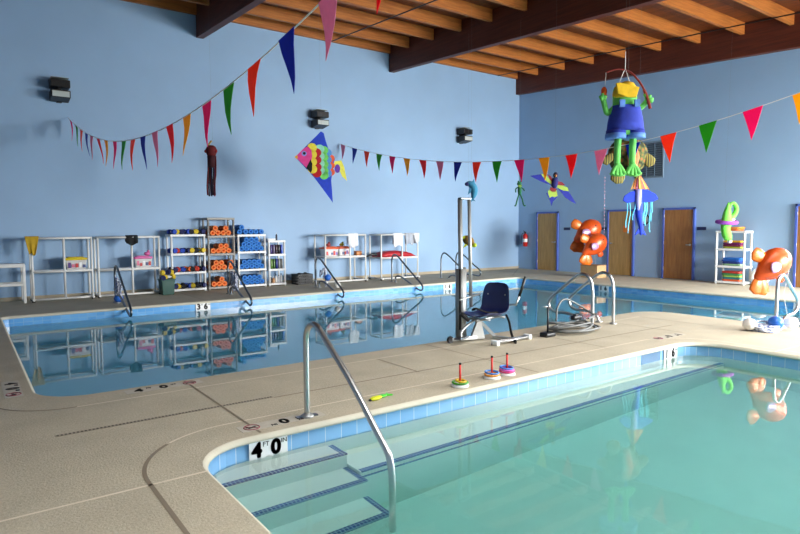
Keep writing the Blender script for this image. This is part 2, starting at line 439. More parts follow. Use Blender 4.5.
# steps and the bench ledge of the near pool
st = MB()
def nosing(mb, x0, x1, y0, y1, z):
    o = len(mb.v); mb.mat(1).box(x0, x1, y0, y1, z - 0.025, z + 0.002).mat(0)
    for i in range(o, len(mb.v)): mb.uv[i] = (mb.v[i][0] + 0.3 * mb.v[i][2], mb.v[i][1] + 0.3 * mb.v[i][2])
for yn, z in ((3.97, -0.28), (3.68, -0.55), (3.37, -0.82)):
    st.box(1.23, 2.36, yn, 4.215, -1.25, z)
    nosing(st, 1.24, 2.365, yn - 0.003, yn + 0.045, z); nosing(st, 2.318, 2.363, yn + 0.047, 4.2, z)
struct(st.build('pool_steps', [M['plaster'], M['navy_tile']]))
bn = MB(); bn.box(2.37, 7.96, 3.79, 4.215, -1.25, -0.5)
nosing(bn, 2.38, 7.95, 3.787, 3.835, -0.5); nosing(bn, 2.38, 7.95, 3.785, 3.80, -0.59)
struct(bn.build('pool_bench_ledge', [M['plaster'], M['navy_tile']]))
# skimmer mouth as a flat panel in the tile band, recess shade in its colour
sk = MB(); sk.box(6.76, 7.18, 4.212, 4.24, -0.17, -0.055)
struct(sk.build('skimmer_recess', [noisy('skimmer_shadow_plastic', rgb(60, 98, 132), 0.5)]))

# walls
def wall_panels(name, boxes, mat=M['wall']):
    mb = MB()
    for b in boxes: mb.box(*b)
    return struct(mb.build(name, mat))
HT = 7.4
wall_panels('wall_back', [(XL - 0.2, XR + 0.2, YB, YB + 0.2, -0.05, HT)])
WR = (-3.6, 4.2, 0.35, 3.7)          # glazing in the right wall, nearer than the photo's edge
wall_panels('wall_right', [(XR, XR + 0.2, WR[1], YB, -0.05, HT), (XR, XR + 0.2, YF, WR[0], -0.05, HT), (XR, XR + 0.2, WR[0], WR[1], -0.05, WR[2]), (XR, XR + 0.2, WR[0], WR[1], WR[3], HT)])
WF = (10.8, 16.4, 0.3, 3.4)
wall_panels('wall_front', [(XL - 0.2, WF[0], YF - 0.2, YF, -0.05, HT), (WF[1], XR + 0.2, YF - 0.2, YF, -0.05, HT), (WF[0], WF[1], YF - 0.2, YF, -0.05, WF[2]), (WF[0], WF[1], YF - 0.2, YF, WF[3], HT)])
wall_panels('wall_left', [(XL - 0.2, XL, YF, YB, -0.05, HT)])
def win_frame(name, pts0, pts1, axis, z0, z1, n):
    mb = MB()
    for k in range(n + 1):
        t = pts0 + (pts1 - pts0) * k / n
        if axis == 'y': mb.box(XR - 0.02, XR + 0.1, t - 0.04, t + 0.04, z0, z1)
        else: mb.box(t - 0.04, t + 0.04, YF - 0.1, YF + 0.02, z0, z1)
    for z in (z0, z1, z0 + (z1 - z0) * 0.7):
        if axis == 'y': mb.box(XR - 0.02, XR + 0.1, pts0, pts1, z - 0.04, z + 0.04)
        else: mb.box(pts0, pts1, YF - 0.1, YF + 0.02, z - 0.04, z + 0.04)
    return struct(mb.build(name, M['frame_blue']))
win_frame('window_1', WR[0], WR[1], 'y', WR[2], WR[3], 5)
win_frame('window_2', WF[0], WF[1], 'x', WF[2], WF[3], 4)
bb = MB(); bb.box(XL, XR, YB - 0.025, YB, 0, 0.085)
struct(bb.build('baseboard_back', M['base']))
bb = MB()
for a, b in ((14.62, YB - 0.03), (11.68, 13.6), (9.85, 10.7), (6.36, 8.8), (YF, 5.3)): bb.box(XR - 0.02, XR, a, b, 0, 0.06)
struct(bb.build('baseboard_right', M['wall']))

# roof
rf = MB()
ys = [YF - 0.2, YB + 0.2]
rf.add([(XL - .2, ys[0], zd(ys[0])), (XR + .2, ys[0], zd(ys[0])), (XR + .2, ys[1], zd(ys[1])), (XL - .2, ys[1], zd(ys[1]))] +
       [(XL - .2, ys[0], zd(ys[0]) + .1), (XR + .2, ys[0], zd(ys[0]) + .1), (XR + .2, ys[1], zd(ys[1]) + .1), (XL - .2, ys[1], zd(ys[1]) + .1)],
       [(0, 1, 2, 3), (7, 6, 5, 4), (0, 4, 5, 1), (1, 5, 6, 2), (2, 6, 7, 3), (3, 7, 4, 0)])
struct(rf.build('ceiling', M['decking']))
def beam(xc, w):
    mb = MB(); x0, x1 = xc - w / 2, xc + w / 2
    y0, y1 = YF, YB
    mb.add([(x, y, z) for x in (x0, x1) for y in (y0, y1) for z in (zbm(y), zd(y))], [(0, 1, 3, 2), (4, 6, 7, 5), (0, 4, 5, 1), (2, 3, 7, 6), (0, 2, 6, 4), (1, 5, 7, 3)])
    return struct(mb.build('ceiling_beam', M['beam'], bevel=0.008))
BX = (-0.9, 5.07, 10.98, 16.6)
for x in BX: beam(x, 0.18)
jl = {}
for k in range(18):
    y = 14.5 - 1.145 * k
    for b in range(3):
        mb = MB(); mb.box(BX[b] + 0.09, BX[b + 1] - 0.09, -0.045, 0.045, 0, 0.295)
        struct(mb.build('ceiling_joist', M['joist'], loc=(0, y, zj(y))))
for b in range(3):
    mb = MB(); mb.box(BX[b] + 0.09, BX[b + 1] - 0.09, YB - 0.09, YB, zj(YB), zd(YB) - 0.005)
    struct(mb.build('ceiling_ledger', M['joist']))
for x, nm in ((8.75, 'a'), (15.5, 'b')):
    mb = MB(); mb.tube([(x, YF + 0.05, zj(YF) - 0.03), (x, YB - 0.1, zj(YB - .1) - 0.03)], 0.016, 6)
    struct(mb.build('ceiling_conduit', M['bronze']))

# ------------------------------------------------------------------ doors
def door(idx, y0, y1, mat, handle_side, handed=True):
    r = bpy.data.objects.new('door_%d' % idx, None); COL.objects.link(r); r.location = (XR, (y0 + y1) / 2, 0); struct(r)
    w = (y1 - y0) / 2
    mb = MB(); mb.box(-0.035, 0.0, -w + 0.055, w - 0.055, 0.01, 2.0); mb.build('door_slab', mat, r)
    mb = MB(); mb.box(-0.06, 0, -w, -w + 0.055, 0, 2.06).box(-0.06, 0, w - 0.055, w, 0, 2.06).box(-0.06, 0, -w, w, 2.0, 2.06); mb.build('door_frame', M['frame_blue'], r, bevel=0.004)
    hy = (w - 0.13) * handle_side
    mb = MB(); mb.lathe([(0.03, -0.012), (0.03, 0)], (-0.035, hy, 1.0), 14, Matrix.Rotation(PI / 2, 3, 'Y'))
    mb.tube([(-0.035, hy, 1.0), (-0.085, hy, 1.0), (-0.09, hy - 0.1 * handle_side, 1.0)], 0.011, 8); mb.build('door_handle', M['steel'], r)
    for z in (0.25, 1.0, 1.78):
        mb = MB(); mb.tube([(-0.045, -(w - 0.05) * handle_side, z), (-0.045, -(w - 0.05) * handle_side, z + 0.1)], 0.011, 6); mb.build('door_hinge', M['steel'], r)
    return r
door(1, 13.63, 14.60, M['door'], -1)
door(2, 10.72, 11.67, M['door'], 1)
door(3, 8.83, 9.80, M['door_dark'], -1)
door(4, 5.36, 6.32, M['door_dark'], -1)
for y, lab in ((13.28, 'navy name plate on wall right of the door nearest the corner'), (11.86, 'navy name plate on wall beside orange-signed door'), (8.66, 'navy name plate on wall between brown door and white float rack')):
    mb = MB(); mb.box(-0.012, 0, -0.13, 0.13, -0.045, 0.045)
    tag(mb.build('door_sign', M['navy'], None, 0.003, (XR, y, 1.46)), lab, 'door sign', 'door name plates on the right wall')
mb = MB(); mb.box(-0.006, 0, -0.115, 0.115, -0.10, 0.10)
tag(mb.build('paper_notice', plastic(214, 120, 40, .7), None, 0, (XR - 0.036, 10.98, 1.45)), 'small orange notice taped on door behind the blue ribboned windsock', 'notice')
# wall clock
ck = thing('wall_clock', 'round white wall clock with black rim beside the brown door', 'clock', (XR, 10.40, 1.74))
RX = Matrix.Rotation(-PI / 2, 3, 'Y')
MB().torus((-0.03, 0, 0), 0.16, 0.02, Matrix.Rotation(PI / 2, 3, 'Y')).build('rim', M['black'], ck)
MB().lathe([(0.16, 0), (0.16, 0.025)], (0, 0, 0), 24, RX).build('dial', M['white_paint'], ck)
mb = MB(); mb.bar((-0.028, 0, 0), (-0.028, 0.03, 0.1), 0.008).bar((-0.028, 0, 0), (-0.028, -0.06, 0.03), 0.01); mb.build('hand', M['black'], ck)
# vent
vt = thing('wall_vent', 'grey louvred vent grille high on right wall behind the frog', 'vent', (XR, 10.24, 3.50))
mb = MB(); mb.box(-0.03, 0, -0.42, -0.38, -0.54, 0.54).box(-0.03, 0, 0.38, 0.42, -0.54, 0.54).box(-0.03, 0, -0.38, 0.38, -0.54, -0.5).box(-0.03, 0, -0.38, 0.38, 0.5, 0.54); mb.build('frame', plastic(120, 140, 156), vt)
mb = MB()
for k in range(16):
    z = -0.47 + k * 0.0627; mb.cbox((-0.018, 0, z), 0.006, 0.76, 0.06, Matrix.Rotation(0.6, 3, 'Y'))
for y in (-0.13, 0.13): mb.box(-0.03, -0.01, y - 0.008, y + 0.008, -0.5, 0.5)
mb.build('louvre', plastic(104, 122, 136), vt)
MB().box(-0.005, 0, -0.38, 0.38, -0.5, 0.5).build('backing', plastic(66, 80, 92), vt)
# extinguisher
ex = thing('fire_extinguisher', 'red fire extinguisher hung on right wall near the corner', 'fire extinguisher', (XR - 0.12, 15.06, 0.82))
MB().lathe([(0.05, 0), (0.085, 0.01), (0.085, 0.4), (0.06, 0.45), (0.03, 0.47)], (0, 0, 0), 16).build('cylinder', plastic(196, 34, 28, .3), ex)
MB().lathe([(0.087, 0.16), (0.087, 0.28)], (0, 0, 0), 16, None, False).build('label_band', M['white_paint'], ex)
mb = MB(); mb.box(-0.03, 0.03, -0.02, 0.02, 0.47, 0.53).bar((0, 0, 0.53), (-0.1, 0, 0.57), 0.02); mb.build('valve', M['black'], ex)
MB().tube(smooth_path([(-0.03, 0, 0.5), (-0.11, 0.05, 0.45), (-0.12, 0.07, 0.2), (-0.1, 0.07, 0.1)]), 0.013, 6).build('hose', M['black'], ex)
MB().box(0.085, 0.12, -0.03, 0.03, 0.1, 0.4).build('bracket', M['black'], ex)
# twin wall lights
wl = None
for i, (x, lab) in enumerate(((1.88, 'dark twin-box wall light at far left above the long pennant string'), (8.33, 'dark twin-box wall light above the fish kite'), (13.82, 'dark twin-box wall light nearest the room corner'))):
    if wl is None:
        wl = thing('wall_light', lab, 'wall light', (x, YB, 4.61), 0, 'twin wall lights on the back wall')
        for s in (0, 1):
            z = 0.03 if s else -0.24
            mb = MB(); mb.prism([(-0.05, z), (-0.42, z + (0.0 if s else 0.05)), (-0.42, z + (0.16 if s else 0.21)), (-0.05, z + 0.21)], (-0.19, 0, 0), (0, 1, 0), (0, 0, 1), 0, 0.38); o = mb.build('housing', M['bronze'], wl, 0.015)
            mb = MB()
            if s: mb.box(-0.17, 0.17, -0.40, -0.10, z + 0.207, z + 0.214)
            else: mb.box(-0.165, 0.165, -0.432, -0.424, z + 0.06, z + 0.18)
            mb.build('lens', M['lens'], wl)
        MB().box(-0.05, 0.05, -0.1, 0, -0.25, 0.25).box(-0.03, 0.03, -0.28, -0.2, -0.04, 0.04).build('bracket', M['bronze'], wl)
    else: dup(wl, (x, YB, 4.61), None, lab)

# ------------------------------------------------------------------ depth markers
def marker(kind, label, loc, rz, txt, w=0.31, h=0.15):
    """tile-band plate: local x along the wall, z up, facing -y"""
    r = thing('depth_marker', label, 'depth marker', loc, rz, 'depth marker tiles on the waterline')
    MB().box(-w / 2, w / 2, 0, 0.006, -h, 0).build('plate', M['white_paint'], r)
    for t, x, s, z in txt: lettering(t, s, M['black_paint'], r, (x, -0.001, z), (PI / 2, 0, 0), 0.008 if s > 0.09 else 0.0)
    return r
marker('t', 'white tile reading 4 FT 0 IN at head of near pool steps', (1.81, 4.196, -0.045), 0, [('4', -0.095, 0.155, -0.07), ('FT', -0.022, 0.05, -0.03), ('0', 0.058, 0.155, -0.07), ('IN', 0.125, 0.05, -0.03)])
marker('t', 'white tile reading 1 6 on near pool beside skimmer mouth', (7.40, 4.198, -0.045), 0, [('1', -0.095, 0.15, -0.065), ('FT', -0.03, 0.05, -0.03), ('6', 0.055, 0.15, -0.065), ('IN', 0.125, 0.05, -0.03)])
marker('t', 'white tile reading 3 6 below the grey rack of orange noodles', (4.1, 12.796, -0.045), 0, [('3', -0.095, 0.16, -0.07), ('FT', -0.02, 0.05, -0.03), ('6', 0.055, 0.16, -0.07), ('IN', 0.125, 0.05, -0.03)])
marker('t', 'white tile reading 1 6 below the far ladder by the mast', (10.95, 12.796, -0.045), 0, [('1', -0.08, 0.15, -0.07), ('6', 0.06, 0.15, -0.07)])
marker('t', 'pale tile reading 1 6 on right pool edge near the signed door', (13.796, 9.75, -0.045), -PI / 2, [('1', -0.08, 0.14, -0.07), ('6', 0.06, 0.14, -0.07)])
marker('t', 'pale tile reading 3 0 on right pool edge behind the rope heap', (13.796, 5.05, -0.045), -PI / 2, [('3', -0.08, 0.17, -0.07), ('0', 0.07, 0.17, -0.07)])
def deck_marker(label, loc, rz, order):
    r = thing('deck_depth_marking', label, 'deck marking', loc, rz, 'painted depth markings on the deck')
    MB().box(-0.36, 0.36, -0.075, 0.075, 0.0005, 0.0016).build('panel', M['deck_white'], r)
    for t, x, s in order:
        if t == '*':
            MB().torus((x, 0, 0.002), 0.06, 0.005).bar((x - 0.045, 0.045, 0.003), (x + 0.045, -0.045, 0.003), 0.008, 0.003).build('prohibition_ring', M['red_paint'], r)
            mb = MB(); mb.bar((x - 0.035, -0.01, 0.003), (x + 0.03, 0.012, 0.003), 0.02, 0.003).ell((x + 0.035, -0.01, 0.003), 0.012, 0.012, 0.003, 8, 4); mb.build('diver_symbol', M['black_paint'], r)
        else: lettering(t, s, M['black_paint'], r, (x, 0.0 if s > .09 else 0.04, 0.003), (0, 0, 0), 0.006 if s > 0.09 else 0)
    return r
deck_marker('painted 4 0 with red ring on deck at foreground handrail base', (2.02, 4.40, 0), PI, [('4', -0.24, .15), ('FT', -0.14, .05), ('0', -0.01, .15), ('IN', 0.09, .05), ('*', 0.26, 0)])
deck_marker('painted 4 0 with red ring on near edge of far pool', (1.55, 6.08, 0), 0, [('4', -0.24, .15), ('FT', -0.14, .05), ('0', -0.01, .15), ('IN', 0.09, .05), ('*', 0.24, 0)])
deck_marker('painted 4 0 marking on deck at far left pool side', (0.33, 6.9, 0), -PI / 2, [('4', -0.24, .15), ('FT', -0.14, .05), ('0', -0.01, .15), ('IN', 0.09, .05), ('*', 0.24, 0)])
deck_marker('faded 1 6 with ring on deck at near pool far corner', (7.95, 4.55, 0), PI, [('1', -0.24, .15), ('FT', -0.16, .05), ('6', -0.01, .15), ('IN', 0.09, .05), ('*', 0.26, 0)])

# ------------------------------------------------------------------ rails
def flange(mb, x, y, z=0.0): mb.lathe([(0.055, 0.0), (0.055, 0.012), (0.034, 0.03)], (x, y, z), 14)
fg = thing('pool_handrail', 'steel handrail over near pool steps, largest in front', 'handrail', (2.23, 4.38, 0))
MB().tube(smooth_path([(0, 0, 0), (0, 0.0, 0.45), (0, -0.005, 0.66), (0, -0.05, 0.75), (0, -0.13, 0.785), (0, -0.22, 0.765), (0, -0.3, 0.71), (0, -0.68, 0.45), (0, -1.02, 0.17), (0, -1.12, 0.09), (0, -1.18, 0.02), (0, -1.205, -0.1), (0, -1.21, -0.35), (0, -1.21, -0.80)], 6), 0.024, 12).build('rail', M['steel'], fg)
mb = MB(); flange(mb, 0, 0); mb.build('flange', M['steel_dull'], fg)
mb = MB(); mb.bar((-0.09, 0.01, 0.006), (0.09, 0.0, 0.006), 0.05, 0.01); mb.build('anchor_plate', M['steel_dark'], fg)

# looped stair rails on the far side
def loop_rail(x, y, label):
    r = thing('pool_stair_rail', label, 'handrail', (x, y, 0), 0, 'looped rails on the far pool edge')
    P = [(0, 0, 0), (0, 0, 0.4), (0, -0.01, 0.66), (0, -0.1, 0.77), (0, -0.28, 0.74), (0, -0.6, 0.53), (0, -1.1, 0.2), (0, -1.32, 0.06), (0, -1.42, -0.05), (0, -1.36, -0.13), (0, -1.2, -0.11), (0, -0.75, 0.06), (0, -0.45, 0.17), (0, -0.3, 0.18), (0, -0.2, 0.16), (0, -0.18, 0.1), (0, -0.18, 0)]
    MB().tube(smooth_path(P, 5), 0.024, 10).build('rail', M['steel_dark'], r)
    for yy in (0, -0.18):
        mb = MB(); flange(mb, 0, yy); mb.build('flange', M['steel_dull'], r)
    return r
loop_rail(2.58, 13.80, 'looped steel rail on far pool edge, leftmost, with blue float')
loop_rail(5.06, 13.9, 'looped steel rail standing before the orange noodle rack')
loop_rail(7.42, 13.95, 'looped steel rail with blue and white floats near black crate')
loop_rail(9.85, 13.95, 'looped steel rail standing before the red mat frame')
def ladder_side(x, y, label):
    r = thing('pool_ladder_rail', label, 'ladder rail', (x, y, 0), 0, 'ladder rails at the far end')
    MB().tube(smooth_path([(0, 0, 0), (0, 0, 0.4), (0, -0.02, 0.64), (0, -0.12, 0.76), (0, -0.3, 0.72), (0, -0.8, 0.42), (0, -1.05, 0.28), (0, -1.1, 0.18), (0, -1.02, 0.1), (0, -0.7, 0.12), (0, -0.45, 0.1), (0, -0.33, 0.0)], 6), 0.022, 10).build('rail', M['steel_dark'], r)
    mb = MB(); flange(mb, 0, 0); flange(mb, 0, -0.33); mb.build('flange', M['steel_dull'], r)
ladder_side(11.75, 14.05, 'left curved ladder rail standing left of the lift mast')
ladder_side(12.35, 14.05, 'right curved ladder rail partly behind the lift mast')

# curved rails on the peninsula
def grab(x, y, label):
    r = thing('pool_grab_rail', label, 'grab rail', (x, y, 0), 0, 'curved grab rails on the peninsula')
    P = [(0, 0, 0), (0, 0, 0.35), (0, 0.01, 0.6), (0, 0.06, 0.75), (0, 0.17, 0.805), (0, 0.29, 0.77), (0, 0.5, 0.62), (0, 0.76, 0.42), (0, 0.85, 0.31), (0, 0.83, 0.21), (0, 0.72, 0.155), (0, 0.56, 0.16), (0, 0.42, 0.15), (0, 0.3, 0.09), (0, 0.26, 0)]
    MB().tube(smooth_path(P, 6), 0.025, 12).build('rail', M['steel'], r)
    for yy in (0, 0.26):
        mb = MB(); flange(mb, 0, yy); mb.build('flange', M['steel_dull'], r)
grab(7.78, 5.69, 'curved steel grab rail over the coiled hose, nearer lift chair')
grab(8.27, 5.66, 'curved steel grab rail at right of the coiled hose pair')
gr = thing('pool_grab_rail', 'bent steel rail rising from rope heap at right', 'grab rail', (9.74, 3.9, 0))
MB().tube(smooth_path([(0, 0, 0), (0, 0, 0.4), (0.01, 0, 0.66), (0.08, 0, 0.77), (0.19, 0, 0.795), (0.3, 0, 0.74), (0.5, 0, 0.58), (0.70, 0, 0.42), (0.755, 0, 0.33), (0.72, 0, 0.24), (0.58, 0, 0.18), (0.42, 0, 0.17), (0.3, 0, 0.13), (0.24, 0, 0.05), (0.22, 0, 0)], 6), 0.025, 12).build('rail', M['steel'], gr)
mb = MB(); flange(mb, 0, 0); flange(mb, 0.22, 0); mb.build('flange', M['steel_dull'], gr)

# rope lines with floats
def float_ball(loc, r, mat, label, group):
    mb = MB(); mb.ell((0, 0, 0), r, r, r * 0.92, 16, 10); mb.torus((0, 0, 0), r * 1.0, r * 0.05)
    return tag(mb.build('rope_float', mat, None, 0, loc), label, 'float', group)
FB, FW = plastic(40, 104, 196, .35), plastic(226, 222, 214, .35)
def rope_tangle(name, label, loc, pts, r=0.012):
    mb = MB(); mb.tube(smooth_path(pts, 5), r, 6)
    return tag(mb.build(name, M['rope'], None, 0, loc), label, 'rope')
def heap(n, rx, ry, h, seed):
    q = random.Random(seed); return [(rx * math.cos(i * 1.9) * (0.75 + .35 * q.random()), ry * math.sin(i * 1.9) * (0.75 + .35 * q.random()), 0.014 + h * q.random() ** 2) for i in range(n)]
rope_tangle('lane_rope', 'blue and white rope heaped at foot of the right rail', (9.52, 3.95, 0), heap(30, 0.30, 0.2, 0.09, 3), 0.014)
g1 = 'floats in the rope heap at right'
float_ball((9.27, 4.06, 0.10), 0.095, FW, 'grey-white float ball left in the rope heap', g1)
float_ball((9.56, 3.83, 0.125), 0.105, FB, 'blue float ball in middle of the rope heap', g1)
float_ball((9.80, 3.72, 0.11), 0.10, plastic(240, 240, 240, .35), 'white float ball right of blue one in rope heap', g1)
def hanging_rope(x, y, label, seed, dense):
    q = random.Random(seed); pts = []
    for i in range(dense):
        t = i / (dense - 1)
        pts.append((0.055 * math.cos(i * 2.3) + 0.02 * q.random(), -0.09 - 0.24 * q.random() * (1 - .3 * t) - 0.1 * math.sin(i), 0.03 + 0.52 * abs(math.sin(i * 1.7))))
    rope_tangle('safety_rope', label, (x, y, 0), pts, 0.013)
hanging_rope(2.6, 13.8, 'blue and white rope hung over leftmost looped rail', 1, 18)
hanging_rope(5.12, 13.88, 'blue and white rope bundled on rail before orange noodles', 2, 34)
hanging_rope(7.47, 13.9, 'thin blue and white rope on rail near the black crate', 5, 10)
g2 = 'floats on the far looped rails'
float_ball((2.60, 13.62, 0.10), 0.095, FB, 'blue float ball at foot of the leftmost looped rail', g2)
float_ball((7.52, 13.50, 0.28), 0.09, FB, 'blue float ball hanging on rail near black crate', g2)
float_ball((7.54, 13.05, 0.12), 0.085, FW, 'white float ball hanging on rail near black crate', g2)

# vacuum hose coil on the peninsula with its black stand
mb = MB()
pts = []
for i in range(120):
    a = i * 2 * PI / 20; R = 0.33 + 0.08 * math.sin(i * 0.37); pts.append((R * 1.15 * math.cos(a) + 0.03 * math.sin(i * .21), R * 0.62 * math.sin(a), 0.03 + 0.028 * (i // 20) * (0.7 + 0.3 * math.sin(a + i * .1))))
mb.tube(pts, 0.015, 8)
tag(mb.build('vacuum_hose', noisy('grey_hose_plastic', rgb(104, 106, 104), .45, var=.14, scale=30), None, 0, (7.20, 5.58, 0)), 'grey vacuum hose coiled on deck under the curved rails', 'hose')
mb = MB(); mb.tube(smooth_path([(0, 0, 0), (0.05, 0.02, 0.2), (0.25, 0.05, 0.30), (0.5, 0.0, 0.2), (0.62, -0.1, 0.1), (0.55, -0.25, 0.06), (0.3, -0.33, 0.05)], 6), 0.014, 8)
tag(mb.build('vacuum_hose', bpy.data.materials['grey_hose_plastic'], None, 0, (6.95, 5.70, 0.17)), 'loop of grey hose arching over top of the coil', 'hose')
mb = MB(); mb.rbox(-0.09, 0.09, -0.04, 0.04, 0, 0.06, 0.02).cbox((0, 0, 0.07), 0.07, 0.05, 0.03)
tag(mb.build('hose_fitting', M['black'], None, 0, (7.22, 5.56, 0.185)), 'black hose fitting lying on the coiled hose', 'hose fitting')
hs = thing('black_stand', 'short black upright pole on block left of hose coil', 'stand', (6.62, 5.58, 0))
MB().rbox(-0.1, 0.1, -0.07, 0.07, 0, 0.06, 0.02).build('base', M['black'], hs)
MB().tube([(0, 0, 0.05), (0, 0, 0.42)], 0.014, 8).build('pole', M['black'], hs)
MB().tube([(0, 0, 0.42), (-0.05, 0.05, 0.42)], 0.009, 6).build('hook', M['white_line'], hs)

# ------------------------------------------------------------------ pool lift
lf = thing('pool_lift', 'tall steel pool lift with navy shell seat at pool edge', 'pool lift', (5.52, 6.08, 0))
def L(x, y, z): return (x - 5.52, y - 6.08, z)
mb = MB()
mb.tube([L(5.49, 6.13, 0.02), L(5.46, 6.13, 1.92)], 0.032, 12); mb.build('mast_post', M['steel_dull'], lf)
mb = MB(); mb.tube([L(5.63, 6.09, 0.45), L(5.60, 6.10, 1.92)], 0.024, 12); mb.build('guide_post', M['steel_dull'], lf)
mb = MB(); mb.cbox(L(5.53, 6.115, 1.93), 0.19, 0.07, 0.03); mb.build('mast_cap', M['steel_dark'], lf, 0.01)
mb = MB(); mb.tube([L(5.49, 6.14, 0.0), L(5.49, 6.14, 0.98)], 0.075, 16).tube([L(5.54, 6.12, 0.5), L(5.54, 6.12, 1.0)], 0.02, 8); mb.build('mast_sleeve', M['steel_dull'], lf)
mb = MB(); mb.tube([L(5.44, 6.10, 0.15), L(5.44, 6.10, 0.98)], 0.02, 8); mb.build('cable_cover', M['black'], lf)
mb = MB(); mb.prism([(-0.04, 0), (0.20, 0), (0.13, 0.26), (0.08, 0.27)], L(5.55, 5.98, 0.02), (1, -0.15, 0), (0, 0, 1), -0.02, 0.02); mb.build('gusset', noisy('grey_lift_paint', rgb(158, 158, 154), .5, .2), lf, 0.004)
mb = MB(); mb.bar(L(5.70, 6.02, 0.28), L(5.92, 5.92, 0.03), 0.03, 0.045); mb.build('brace', M['steel_dull'], lf)
mb = MB(); mb.tube(smooth_path([L(5.63, 6.0, 0.29), L(5.45, 5.95, 0.24), L(5.3, 5.92, 0.16), L(5.28, 5.9, 0.08)], 4), 0.017, 8); mb.build('footrest_arm', M['steel_dull'], lf)
mb = MB(); mb.cbox(L(5.27, 5.88, 0.09), 0.26, 0.1, 0.025, Matrix.Rotation(0.4, 3, 'Z')); mb.build('footrest', M['steel_dark'], lf, 0.006)
mb = MB(); mb.tube([L(5.22, 6.02, 0.05), L(5.60, 5.95, 0.05)], 0.024, 10); mb.build('base_tube', M['white_paint'], lf)
mb = MB(); mb.lathe([(0.045, -0.02), (0.05, 0), (0.045, 0.02)], L(5.2, 6.03, 0.05), 14, Matrix.Rotation(PI / 2, 3, 'X')); mb.build('wheel', M['black'], lf)
mb = MB(); mb.tube([L(5.60, 5.55, 0.035), L(6.24, 5.60, 0.035)], 0.022, 10).tube([L(5.60, 5.61, 0.035), L(6.24, 5.66, 0.035)], 0.018, 8); mb.build('outrigger_bar', M['steel'], lf)
for p in ((5.58, 5.57), (6.26, 5.63)):
    mb = MB(); mb.rbox(p[0] - 5.52 - .03, p[0] - 5.52 + .03, p[1] - 6.08 - .06, p[1] - 6.08 + .06, 0.0, 0.065, 0.015); mb.build('outrigger_foot', M['white_paint'], lf)
mb = MB(); mb.bar(L(5.9, 5.92, 0.03), L(5.98, 5.62, 0.03), 0.06, 0.03); mb.build('crossbar', M['steel_dull'], lf)
# shell seat: one curved sheet from the front lip through the pan up the back
def shell():
    mb = MB(); prof = [(-0.66, 0.455), (-0.62, 0.47), (-0.52, 0.465), (-0.38, 0.44), (-0.22, 0.43), (-0.1, 0.445), (-0.03, 0.50), (0.005, 0.60), (0.03, 0.72), (0.05, 0.82), (0.06, 0.875)]
    hw = [0.18, 0.22, 0.235, 0.24, 0.245, 0.25, 0.25, 0.245, 0.235, 0.215, 0.17]
    n = 9; front = []; back = []
    for (x, z), w in zip(prof, hw):
        rowf = []; rowb = []
        for k in range(n):
            s = -1 + 2 * k / (n - 1); lift = 0.05 * abs(s) ** 3
            if z > 0.5: p = (x - lift * 1.1, s * w, z)
            else: p = (x, s * w, z + lift)
            rowf.append(p); rowb.append((p[0] + 0.012, p[1], p[2] - 0.014))
        front.append(rowf); back.append(rowb)
    loops = [f + list(reversed(b)) for f, b in zip(front, back)]
    mb.loft(loops, True, True)
    return mb
seat = thing('tmp', '', '')
bpy.data.objects.remove(seat)
sh = shell().build('seat_shell', M['navy'], lf); sh.location = L(6.05, 6.02, -0.10); sh.rotation_euler = (0, 0, math.radians(18)); sh.scale = (1, 0.88, 1.0); sh.modifiers.new('sub', 'SUBSURF').render_levels = 1
mb = MB()
for y in (-0.15, 0.15): mb.lathe([(0.012, 0), (0.008, 0.008)], (-0.005, y, 0.70), 8, Matrix.Rotation(-PI / 2, 3, 'Y'))
mb.build('rivet', M['steel'], sh)
mb = MB(); mb.tube([(-0.6, 0.0, 0.40), (-0.05, 0.0, 0.385), (0.06, 0.0, 0.40)], 0.02, 8).tube([(-0.5, -0.18, 0.41), (-0.5, 0.18, 0.41)], 0.016, 8).tube([(-0.1, -0.2, 0.40), (-0.1, 0.2, 0.40)], 0.016, 8); mb.build('seat_frame', M['steel_dull'], sh)
mb = MB(); mb.tube([(-0.62, 0.1, 0.40), (-0.70, 0.2, 0.5)], 0.03, 8); mb.build('seat_bracket', M['black'], sh)
mb = MB(); mb.tube(smooth_path([(-0.32, 0.22, 0.50), (-0.36, 0.15, 0.53), (-0.30, 0.05, 0.49), (-0.25, -0.05, 0.47), (-0.15, -0.1, 0.47)], 5), 0.035, 8, flat=0.35); mb.build('seat_belt', M['black_cloth'], sh)
mb = MB(); mb.tube(smooth_path([(0.0, -0.17, 0.42), (0.04, -0.2, 0.32), (0.02, -0.24, 0.20), (-0.10, -0.34, 0.13), (-0.2, -0.42, 0.117), (-0.34, -0.52, 0.115)], 5), 0.03, 8, flat=0.45); mb.build('strap', M['black_cloth'], sh)
mb = MB(); mb.tube([(0.05, -0.2, 0.56), (0.09, -0.29, 0.56), (0.12, -0.33, 0.68)], 0.017, 8); mb.build('lever', M['steel'], sh)
mb = MB(); mb.tube([(0.12, -0.33, 0.68), (0.19, -0.40, 0.95)], 0.022, 10); mb.build('lever_grip', M['black'], sh)
mb = MB(); mb.tube([(-0.72, 0.2, 0.68), (-0.1, 0.24, 0.70)], 0.014, 8); mb.build('support_rod', M['steel_dull'], sh)

